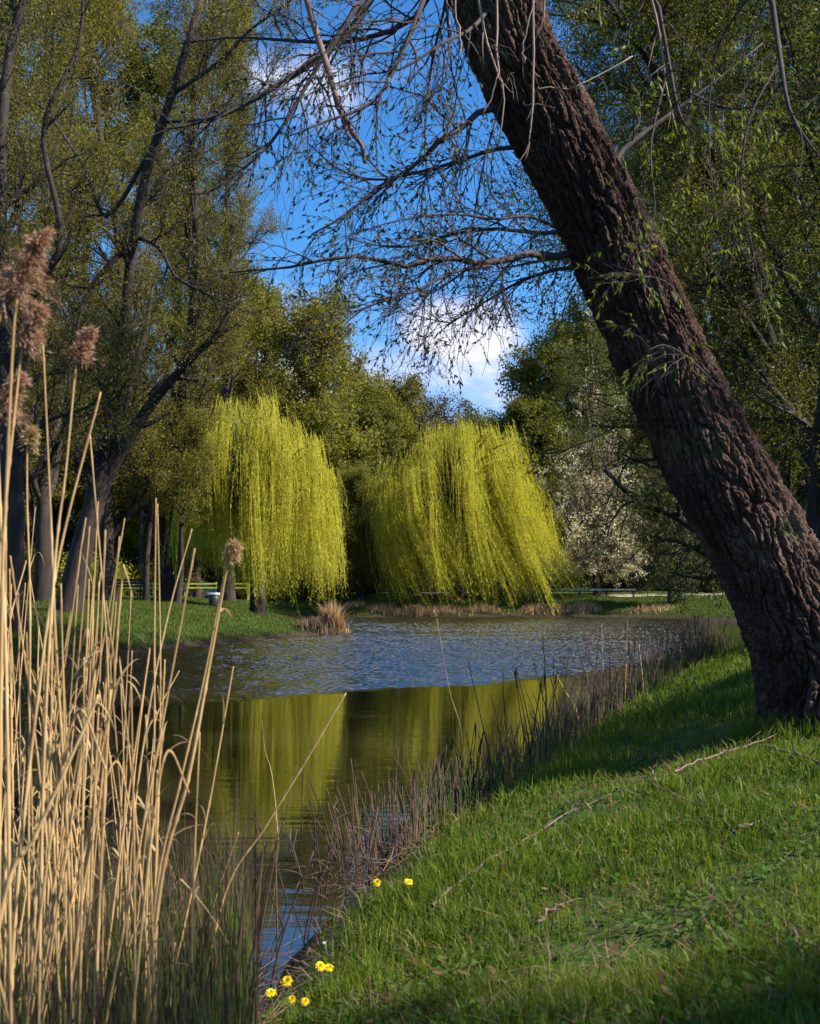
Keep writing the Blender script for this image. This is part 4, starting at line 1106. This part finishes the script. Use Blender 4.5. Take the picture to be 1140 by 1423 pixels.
for n_, (x, y) in enumerate(zip(xs, ys)):
    k = n_ % 8
    o = protos[k] if not used[k] else copy_tree(protos[k]); used[k] = True
    z = max(ground_at(x, y), -.2) - .02
    hh = rng.uniform(.25, .8) * (1.65 if y > 11 else 1)
    o.location = (x, y, z); o.rotation_euler = (rng.normal() * .12, rng.normal() * .14, rng.uniform(0, 6.28)); o.scale = (1 + y * .035, 1 + y * .035, hh)
# mass of finer stems behind them (stuff)
mb = MB()
x, y = near_edge(1150, -.25, .36, .26, 1., .75)
d = shore_dist(x, y); z = np.maximum(terr(x, y, d), -.1)
hh = rng.uniform(.10, .42, len(x)) * (1 + .055 * y)
b = rng.normal(size=(len(x), 2)) * .16 * hh[:, None]
L = np.stack([np.stack([x + b[:, 0] * s ** 1.5, y + b[:, 1] * s ** 1.5, z + hh * s], -1) for s in (0, .33, .66, 1.)], 1)
tubes(mb, L, (np.linspace(.0028, .0012, 4)[None] * (1 + y * .05)[:, None]), 3)
tag(mb.obj('marsh_undergrowth', MAT['stem_cane']), 'tangle of fine dead stems at the near water edge', 'undergrowth', kind='stuff')
mb = MB()
x, y = near_edge(650, -.32, .25, .3, 1., .9)
d = shore_dist(x, y); z = np.maximum(terr(x, y, d), -.05)
blades(mb, x, y, z, rng.uniform(.15, .6, len(x)), .006 + .0008 * y, .35)
tag(mb.obj('sedge_grass', MAT['shoot']), 'green sedge shoots along the near water edge', 'sedge', kind='stuff')
litter(1300, lambda n: near_edge(n, -.3, .2, .22, 1.), 'edge_debris', 'dead stems fallen along the near water edge', .08, .35, .005)

# tall thin pale canes by the edge
for pxs, d, lab, kw in [
    ([(640, 1010), (625, 960), (607, 860)], 13.0, 'pale cane standing by the water left of the others', dict(r=.007)),
    ([(557, 1060), (553, 1000), (556, 940)], 10.5, 'short pale cane over the calm water', dict(r=.005)),
    ([(893, 950), (890, 920), (888, 890), (896, 868), (905, 864)], 17, 'pale cane hooked over at the top', dict(r=.010)),
    ([(868, 985), (870, 930), (872, 862)], 16, 'tallest pale cane of the pair near the hooked one', dict(r=.010)),
    ([(840, 985), (838, 930), (836, 865)], 16, 'pale cane left of the tallest one', dict(r=.009)),
    ([(800, 985), (785, 960), (772, 935)], 15, 'pale cane leaning left beside the dead stems', dict(r=.009)),
    ([(895, 975), (893, 940), (888, 895)], 16.5, 'stiff straight pale cane behind the hooked one', dict(r=.009)),
    ([(380, 1090), (368, 1040), (364, 1000)], 8.2, 'dark leafless cane bent left above the calm water', dict(r=.004))]:
    hero(pxs, d, lab, **kw)

# ------------------------------------------------------------------ shore straw tussocks
def tussock(label, px, py, d, n, h, w, cat='tussock', group=None, mat='straw'):
    c = P(px, py, d); x0, y0 = c[0], c[1]
    root = thing('straw_tussock', label, 'tussock', (x0, y0, max(ground_at(x0, y0), 0)), group)
    mb = MB()
    x = x0 + rng.normal(size=n) * w; y = y0 + rng.normal(size=n) * w * .5
    z = np.maximum(terr(x, y), 0)
    blades(mb, x, y, z, h * rng.uniform(.35, 1.1, n) * np.exp(-((x - x0) / (2.2 * w)) ** 2), np.full(n, .028), .8)
    mb.obj('foliage', MAT[mat], root); return root


tussock('tall orange straw tussock at the tip of the left spit', 463, 868, 38.2, 700, 1.05, .20)
tussock('low brown tussock beside the tall one on the spit', 437, 880, 36.8, 500, .5, .32, mat='litter')
for px, d, h, w, lab in [(535, 53.2, .45, .45, 'pinkish straw tussock on the far shore near the gap between the willows'), (575, 53.2, .5, .5, 'straw tussock under the left edge of the blown willow'),
                         (615, 53.4, .4, .6, 'low straw fringe under the middle of the blown willow'), (672, 53.6, .4, .5, 'straw tussock under the right half of the blown willow'),
                         (745, 53.6, .5, .45, 'straw tussock left of the flowering tree'), (775, 53.5, .55, .4, 'straw tussock in front of the flowering tree'),
                         (810, 53.4, .6, .45, 'broad reddish tussock below the flowering tree'), (905, 52.6, .35, .6, 'low pale fringe of straw beside the shaded shrub'), (490, 54.5, .35, .4, 'small straw patch behind the spit')]:
    tussock(lab, px, 850, d, 520, h, w)

# ------------------------------------------------------------------ dandelions
MAT['petal'] = leafmat('dandelion_petal', (.78, .55, .010), (.85, .64, .012), (.9, .72, .02), trans=.2, tint=(1, 1, .6), clump=20)
MAT['flower_stem'] = plain('flower_stem', (.10, .16, .04), .5)
MAT['daisy'] = plain('daisy_petal', (.75, .75, .72), .5)


def dandelion(px, py, d, label, s=1., hgt_=.09, mat='petal', name='dandelion'):
    c = P(px, py, d); g = ground_at(c[0], c[1]); top = np.array([c[0], c[1], max(c[2], g + .025)])
    root = thing(name, label, 'flower', (c[0], c[1], g))
    m = MB(); b_ = np.array([c[0] + .01, c[1] + .01, g - .01])
    tubes(m, spline([b_, (b_ + top) / 2 + [.006, 0, 0], top], 6)[None], np.full((1, 6), .0022), 5); m.obj('stem', MAT['flower_stem'], root)
    m = MB()
    tilt = norm(np.array([[rng.normal() * .2, -.75 + rng.normal() * .15, 1.0]]))[0]
    e = norm(np.cross(tilt, [1, 0, 0])[None])[0]; f = np.cross(tilt, e)
    for ring, (r, up, n) in enumerate([(.021, .002, 26), (.017, .006, 22), (.011, .010, 16), (.005, .012, 8)]):
        a = np.arange(n) * 2 * pi / n + rng.random(n) * .2 + ring
        D = np.cos(a)[:, None] * e + np.sin(a)[:, None] * f; S = -np.sin(a)[:, None] * e + np.cos(a)[:, None] * f
        r_ = (r * s * (1 + .12 * rng.normal(size=n)))[:, None]
        V = np.stack([top + S * .0006, top + D * r_ * .6 + S * .0022 * s + tilt * up * s, top + D * r_ + S * .0018 * s + tilt * up * s * .9, top + D * r_ - S * .0018 * s + tilt * up * s * .9, top + D * r_ * .6 - S * .0022 * s + tilt * up * s, top - S * .0006], 1)
        m.add(V, np.arange(n)[:, None] * 6 + np.arange(6)[None])
    m.obj('flower_head', MAT[mat], root)
    if mat == 'petal':
        for q_ in range(5):
            a_ = q_ * 1.26 + rng.random(); m = MB(); V, q = blade_mesh(np.array([c[0], c[1], g + .015]), norm(np.array([[math.cos(a_), math.sin(a_), .55]]))[0], rng.uniform(.07, .12), .026, .6); m.add(V, q); m.obj('leaf', MAT['weed'], root)
    return root


def solve_d(px, py, lift):
    """distance at which the sight line is `lift` above the ground"""
    for d in np.arange(2.5, 14, .02):
        c = P(px, py, d)
        if c[2] < ground_at(c[0], c[1]) + lift: return d
    return 14


for px, py, s, lab in [(376, 1380, 1.0, 'yellow dandelion nearest the reeds, lower left of the five together'), (399, 1364, 1.15, 'large yellow dandelion up and right of the one nearest the reeds'), (406, 1389, .72, 'small yellow dandelion between the large ones in the front row'),
                       (424, 1392, .72, 'small yellow dandelion at the right end of the front row'), (445, 1343, 1.0, 'left bloom of the touching pair of yellow dandelions'), (458, 1345, .95, 'right bloom of the touching pair of yellow dandelions'),
                       (524, 1227, 1.05, 'lone yellow dandelion at the dark edge of the bank'), (568, 1226, 1.0, 'yellow dandelion upslope of the lone one by the dead stems')]:
    dandelion(px, py, solve_d(px, py, .11), lab, s)
dandelion(451, 1310, solve_d(451, 1310, .10), 'tiny white flower above the pair of dandelions', .35, mat='daisy', name='white_flower')


# ------------------------------------------------------------------ fallen sticks on the grass
def stick(pxs, r, label, lift=.03):
    pts = []
    for px, py in pxs:
        d = solve_d(px, py, lift); q = P(px, py, d); pts.append(q)
    L = spline(pts, 18); L += rng.normal(size=L.shape) * .006
    m = MB(); R = np.linspace(r, r * .45, 18) * (1 + .15 * rng.normal(size=18)); tubes(m, L[None], R[None], 6)
    o = thing('fallen_stick', label, 'stick', L[0])
    m.obj('stick_body', MAT['limb_bark'], o)
    g_, rg = grow(L[None], R[None], 3, .22, (.5, 1.), (.3, .9), .05, .0, .2, 6, .6, .4)
    for q_ in range(3):
        m = MB(); tubes(m, g_[q_:q_ + 1], np.maximum(rg[q_:q_ + 1], .0015), 4); m.obj('side_twig', MAT['limb_bark'], o)
    return o


stick([(600, 1262), (650, 1215), (720, 1172), (785, 1133), (850, 1102)], .008, 'long thin bleached branch lying down the bank across the grass')
stick([(935, 1072), (985, 1052), (1040, 1036), (1085, 1018)], .008, 'bleached branch lying in the grass just below the trunk foot', .06)
stick([(1072, 1038), (1105, 1048), (1145, 1064)], .012, 'short thick bleached stick at the right margin of the grass', .06)
stick([(865, 1066), (885, 1058), (900, 1052)], .008, 'short stick stub at the edge of the trunk shadow', .05)
stick([(905, 1068), (915, 1090), (945, 1108), (978, 1120)], .006, 'curved twig below the trunk shadow', .05)
stick([(1015, 1155), (1035, 1148), (1056, 1140)], .008, 'small brown twig alone in the middle of the grass', .04)
stick([(920, 1148), (935, 1140), (950, 1135)], .005, 'pale wisp of twig in the upper grass', .04)
stick([(748, 1280), (770, 1262), (785, 1256)], .008, 'dark brown twig near the centre of the grass', .03)
stick([(640, 1372), (690, 1362), (705, 1375)], .006, 'pale twig low in the grass near the bottom', .03)
stick([(1100, 1290), (1112, 1320), (1120, 1345)], .007, 'pale twig in the shaded grass at lower right', .03)
stick([(470, 1343), (510, 1342), (530, 1341)], .005, 'pale twig just right of the dandelion pair', .03)

# ------------------------------------------------------------------ street furniture and car behind the left lawn
def box(mb, c, s):
    x, y, z = c; a, b, d = s[0] / 2, s[1] / 2, s[2] / 2
    V = [(x + i * a, y + j * b, z + k * d) for k in (-1, 1) for j in (-1, 1) for i in (-1, 1)]
    mb.add(V, [[0, 2, 3, 1], [4, 5, 7, 6], [0, 1, 5, 4], [2, 6, 7, 3], [0, 4, 6, 2], [1, 3, 7, 5]]); return mb


MAT['lime'] = plain('lime_paint', (.50, .55, .06), .5, scale=3)
MAT['white_paint'] = plain('white_paint', (.75, .75, .75), .5)
MAT['dark_metal'] = plain('dark_metal', (.04, .035, .035), .5)
MAT['silver'] = plain('silver_paint', (.50, .53, .52), .25, .3, .05)
MAT['glass'] = plain('dark_glass', (.012, .018, .03), .08, 0, .1)
MAT['rubber'] = plain('rubber', (.02, .02, .02), .8)
MAT['grey_metal'] = plain('grey_metal', (.25, .27, .30), .4, .6)
# fence
fy = 57.0; x0, x1 = X_(170, fy), X_(345, fy); fz = ground_at((x0 + x1) / 2, fy)
root = thing('rail_fence', 'low lime-yellow rail fence behind the left lawn', 'fence', (x0, fy, fz))
for k, z in enumerate((1.50, 1.30)):
    m = MB(); box(m, ((x0 + x1) / 2, fy, z), (x1 - x0, .05, .075)); m.obj('rail', MAT['lime'], root, False)
for x in np.linspace(x0, x1, 5):
    g_ = ground_at(x, fy); m = MB(); box(m, (x, fy + .06, (g_ - .1 + 1.58) / 2), (.10, .06, 1.58 - g_ + .1)); m.obj('post', MAT['lime'], root, False)
bx_ = X_(226, fy); m = MB(); box(m, (bx_, fy - .09, 1.40), (.16, .1, .34)); m.obj('marker_board', MAT['lime'], root, False)
# litter bin
bx_, by_ = X_(298, 44.5), 44.5; bz_ = ground_at(bx_, by_)
root = thing('litter_bin', 'dark litter bin with a white rim on the left lawn', 'bin', (bx_, by_, bz_))
m = MB(); tubes(m, np.array([[(bx_, by_, bz_ - .05), (bx_, by_, bz_ + .05), (bx_, by_, bz_ + .35), (bx_, by_, bz_ + .62)]]), np.array([[.15, .17, .21, .23]]), 14); m.obj('body', MAT['dark_metal'], root)
m = MB(); tubes(m, np.array([[(bx_, by_, bz_ + .60), (bx_, by_, bz_ + .625), (bx_, by_, bz_ + .665), (bx_, by_, bz_ + .69)]]), np.array([[.25, .265, .265, .24]]), 14); m.obj('rim', MAT['white_paint'], root)
# lamp post
px_, d_ = 233, 58.; x_ = X_(px_, d_); z_ = ground_at(x_, d_)
root = thing('lamp_post', 'thin grey lamp post behind the rail fence', 'lamp post', (x_, d_, z_))
m = MB(); tubes(m, np.array([[(x_, d_, z_ - .1), (x_, d_, z_ + .5), (x_, d_, z_ + 3.3)]]), np.array([[.07, .05, .04]]), 8); m.obj('pole', MAT['grey_metal'], root)
m = MB(); tubes(m, np.array([[(x_, d_, z_ + 3.25), (x_, d_, z_ + 3.3), (x_, d_, z_ + 3.55), (x_, d_, z_ + 3.62)]]), np.array([[.05, .14, .17, .05]]), 10); m.obj('lamp_head', MAT['white_paint'], root)
# parked car
cd = 66.; cx_ = X_(262, cd); cz = ground_at(cx_, cd) + .03
root = thing('parked_car', 'silver car parked on the road behind the left lawn', 'car', (cx_, cd, cz), absolute=False)
prof = [(-2.1, .30), (-2.12, .62), (-1.95, .82), (-1.0, .92), (-.45, 1.36), (.85, 1.42), (1.55, .98), (2.02, .90), (2.1, .55), (2.08, .30)]
n = len(prof); m = MB()
V = [(x, s * (.80 if z < 1 else .62), z) for s in (-1, 1) for x, z in prof]
m.add(V, [[[i, (i + 1) % n, n + (i + 1) % n, n + i] for i in range(n)], [list(range(n))[::-1], list(range(n, 2 * n))]]); car_body = m.obj('body', MAT['silver'], root, False)
for x0_, x1_, t0, t1 in ((-.82, -.02, -.42, -.02), (.06, 1.28, .06, .80)):
    for s in (-1, 1):
        m = MB(); m.add([(x0_, s * .805, .95), (x1_, s * .805, .97), (t1, s * .645, 1.34), (t0, s * .645, 1.31)] + [(x0_, s * .76, .95), (x1_, s * .76, .97), (t1, s * .60, 1.34), (t0, s * .60, 1.31)],
                        [[0, 1, 2, 3], [7, 6, 5, 4], [0, 4, 5, 1], [1, 5, 6, 2], [2, 6, 7, 3], [3, 7, 4, 0]]); m.obj('window', MAT['glass'], root, False)
for x in (-1.3, 1.3):
    for s in (-1, 1):
        m = MB(); tubes(m, np.array([[(x, s * .62, .31), (x, s * .84, .31)]]), np.array([[.31, .31]]), 18); w_ = m.obj('wheel', MAT['rubber'], root, False)
        m = MB(); tubes(m, np.array([[(x, s * .70, .31), (x, s * .855, .31)]]), np.array([[.19, .19]]), 14); m.obj('rim', MAT['grey_metal'], w_, False)
# bench, dark, on the lawn at the left
bd_ = 46.; bx_ = X_(172, bd_); bz_ = ground_at(bx_, bd_)
root = thing('park_bench', 'dark park bench under the trees of the left lawn', 'bench', (bx_, bd_, bz_))
m = MB()
for k in range(4): box(m, (bx_, bd_ - .18 + k * .115, bz_ + .44), (1.4, .09, .035))
m.obj('seat', MAT['dark_metal'], root, False)
m = MB()
for k in range(3): box(m, (bx_, bd_ + .28 + .03 * k, bz_ + .56 + k * .12), (1.4, .03, .09))
m.obj('backrest', MAT['dark_metal'], root, False)
for s in (-.6, .6):
    m = MB(); box(m, (bx_ + s, bd_ - .16, bz_ + .2), (.05, .05, .44)); m.obj('leg', MAT['dark_metal'], root, False)
    m = MB(); box(m, (bx_ + s, bd_ + .27, bz_ + .42), (.05, .05, .88)); m.obj('leg', MAT['dark_metal'], root, False)
# low pale wall and a handrail on the far right bank
MAT['pale_stone'] = plain('pale_stone', (.50, .42, .30), .8, scale=4)
wd = 59.; m = MB(); xa, xb = X_(700, wd), X_(746, wd); zz = ground_at((xa + xb) / 2, wd)
box(m, ((xa + xb) / 2, wd, zz + .18), (xb - xa, .5, .5)); o = m.obj('stone_block', MAT['pale_stone'], None, False)
tag(o, 'pale stone block on the far bank behind the blown willow strands', 'stone block')
root = thing('timber_rail', 'low grey timber rail along the path below the flowering tree', 'rail', (X_(765, 56.2), 56.2, .9))
xa, xb = X_(765, 56.2), X_(884, 56.2)
m = MB(); box(m, ((xa + xb) / 2, 56.2, 1.22), (xb - xa, .07, .08)); m.obj('rail', MAT['grey_metal'], root, False)
for x in np.linspace(xa + .1, xb - .1, 4):
    g_ = ground_at(x, 56.28); m = MB(); box(m, (x, 56.28, (g_ - .1 + 1.24) / 2), (.09, .08, 1.24 - g_ + .1)); m.obj('post', MAT['dark_metal'], root, False)

# ------------------------------------------------------------------ sky, sun, camera
SUN_EL, SUN_AZ = math.radians(42), math.radians(104)        # azimuth clockwise from +Y: from the right, a little behind the camera
sd = np.array([math.sin(SUN_AZ) * math.cos(SUN_EL), math.cos(SUN_AZ) * math.cos(SUN_EL), math.sin(SUN_EL)])
w = bpy.data.worlds.new('World'); SC.world = w; w.use_nodes = True
nt = w.node_tree; nt.nodes.clear()
out = nt.nodes.new('ShaderNodeOutputWorld'); bgn = nd(nt, 'ShaderNodeBackground', i_Strength=.080)
sky = nt.nodes.new('ShaderNodeTexSky'); sky.sky_type = 'NISHITA'; sky.sun_disc = False
sky.sun_elevation = SUN_EL; sky.sun_rotation = SUN_AZ; sky.air_density = 1.0; sky.dust_density = .15; sky.ozone_density = 3.5
tc = nd(nt, 'ShaderNodeTexCoord')
sx = nd(nt, 'ShaderNodeSeparateXYZ'); nt.links.new(tc.outputs['Generated'], sx.inputs[0])


def mth(op, a, b=None, c=None, clamp=False):
    n = nd(nt, 'ShaderNodeMath', operation=op); n.use_clamp = clamp
    for k, v in enumerate((a, b, c)):
        if v is None: continue
        if isinstance(v, (int, float)): n.inputs[k].default_value = v
        else: nt.links.new(v, n.inputs[k])
    return n.outputs[0]


hs = nd(nt, 'ShaderNodeMix', data_type='RGBA', blend_type='MULTIPLY'); hs.inputs['Factor'].default_value = 1
nt.links.new(sky.outputs[0], hs.inputs['A']); hs.inputs['B'].default_value = (.36, .84, 1.22, 1)
hz = nd(nt, 'ShaderNodeMapRange', interpolation_type='SMOOTHSTEP'); hz.inputs['From Min'].default_value = .02; hz.inputs['From Max'].default_value = .30; hz.inputs['To Min'].default_value = .75; hz.inputs['To Max'].default_value = 0.
nt.links.new(sx.outputs['Z'], hz.inputs[0])
hm = nd(nt, 'ShaderNodeMix', data_type='RGBA'); nt.links.new(hz.outputs[0], hm.inputs['Factor']); nt.links.new(hs.outputs['Result'], hm.inputs['A']); hm.inputs['B'].default_value = (2.6, 3.9, 6.6, 1)
mp = nd(nt, 'ShaderNodeMapping'); mp.inputs['Scale'].default_value = (1, 1, 2.0)
nt.links.new(tc.outputs['Generated'], mp.inputs[0])
cn = nd(nt, 'ShaderNodeTexNoise', i_Scale=5.5, i_Detail=9., i_Roughness=.58); nt.links.new(mp.outputs[0], cn.inputs['Vector'])
yy = mth('MAXIMUM', sx.outputs['Y'], .05)
u = mth('DIVIDE', sx.outputs['X'], yy); v = mth('DIVIDE', sx.outputs['Z'], yy)
blobs = None
for (cu_, cv_, su, sv, amp) in [((640 - CX) / F, (HY - 455) / F, .046, .026, 1.1), ((560 - CX) / F, (HY - 530) / F, .12, .035, .66), ((400 - CX) / F, (HY - 440) / F, .09, .03, .45),
                               ((690 - CX) / F, (HY - 565) / F, .15, .03, .62), ((430 - CX) / F, (HY - 120) / F, .09, .08, .42), ((60 - CX) / F, (HY - 100) / F, .25, .12, .25), (.0, .86, .9, .17, 1.3)]:  # last one: white cloud above the view, added to brighten the ripple reflections
    a = mth('DIVIDE', mth('SUBTRACT', u, cu_), su); b = mth('DIVIDE', mth('SUBTRACT', v, cv_), sv)
    e = mth('MULTIPLY', mth('POWER', 2.718, mth('MULTIPLY', mth('ADD', mth('MULTIPLY', a, a), mth('MULTIPLY', b, b)), -.5)), amp)
    blobs = e if blobs is None else mth('MAXIMUM', blobs, e)
front = mth('GREATER_THAN', sx.outputs['Y'], .05)
blobs = mth('ADD', mth('MULTIPLY', blobs, front), mth('MULTIPLY', mth('SUBTRACT', 1., front), .33))
cm = mth('ADD', mth('MULTIPLY', cn.outputs['Fac'], 1.25), mth('MULTIPLY', blobs, .75))
mr = nd(nt, 'ShaderNodeMapRange', interpolation_type='SMOOTHSTEP'); mr.inputs['From Min'].default_value = .86; mr.inputs['From Max'].default_value = 1.22
nt.links.new(cm, mr.inputs[0])
# cloud: bright crown, grey-violet base
cc = ramp(nt, cn.outputs['Fac'], [(.36, (3.4, 3.8, 5.6)), (.62, (6.8, 6.8, 7.4))])
mxn = nd(nt, 'ShaderNodeMix', data_type='RGBA'); nt.links.new(mr.outputs[0], mxn.inputs['Factor']); nt.links.new(hm.outputs['Result'], mxn.inputs['A']); nt.links.new(cc, mxn.inputs['B'])
nt.links.new(mxn.outputs['Result'], bgn.inputs['Color']); nt.links.new(bgn.outputs[0], out.inputs[0])

ld = bpy.data.lights.new('sun', 'SUN'); ld.energy = 5.0; ld.angle = math.radians(.5); ld.color = (1, .93, .82)
lo = bpy.data.objects.new('sun', ld); COL.objects.link(lo)
from mathutils import Vector
lo.rotation_euler = Vector(sd).to_track_quat('Z', 'Y').to_euler(); lo.location = (20, -8, 25)

cam = bpy.data.cameras.new('camera'); co = bpy.data.objects.new('camera', cam); COL.objects.link(co)
co.location = (0, 0, H); co.rotation_euler = (pi / 2, 0, 0)
cam.sensor_fit = 'VERTICAL'; cam.sensor_height = 36; cam.lens = 36 * F / 1423; cam.shift_y = (HY - 711.5) / 1423
cam.clip_start = .05; cam.clip_end = 2000
cam.dof.use_dof = True; cam.dof.focus_distance = 13; cam.dof.aperture_fstop = 5.6
SC.camera = co
for o in bpy.data.objects:
    if '_abs' in o: del o['_abs']
vs = SC.view_settings; SC.display_settings.display_device = 'sRGB'
vs.view_transform = 'Standard'; vs.look = 'None'; vs.gamma = 1; vs.use_curve_mapping = False; vs.exposure = 1.12
cy = SC.cycles
cy.max_bounces = 6; cy.diffuse_bounces = 3; cy.glossy_bounces = 3; cy.transmission_bounces = 4; cy.transparent_max_bounces = 4
cy.caustics_reflective = False; cy.caustics_refractive = False; cy.sample_clamp_indirect = 6
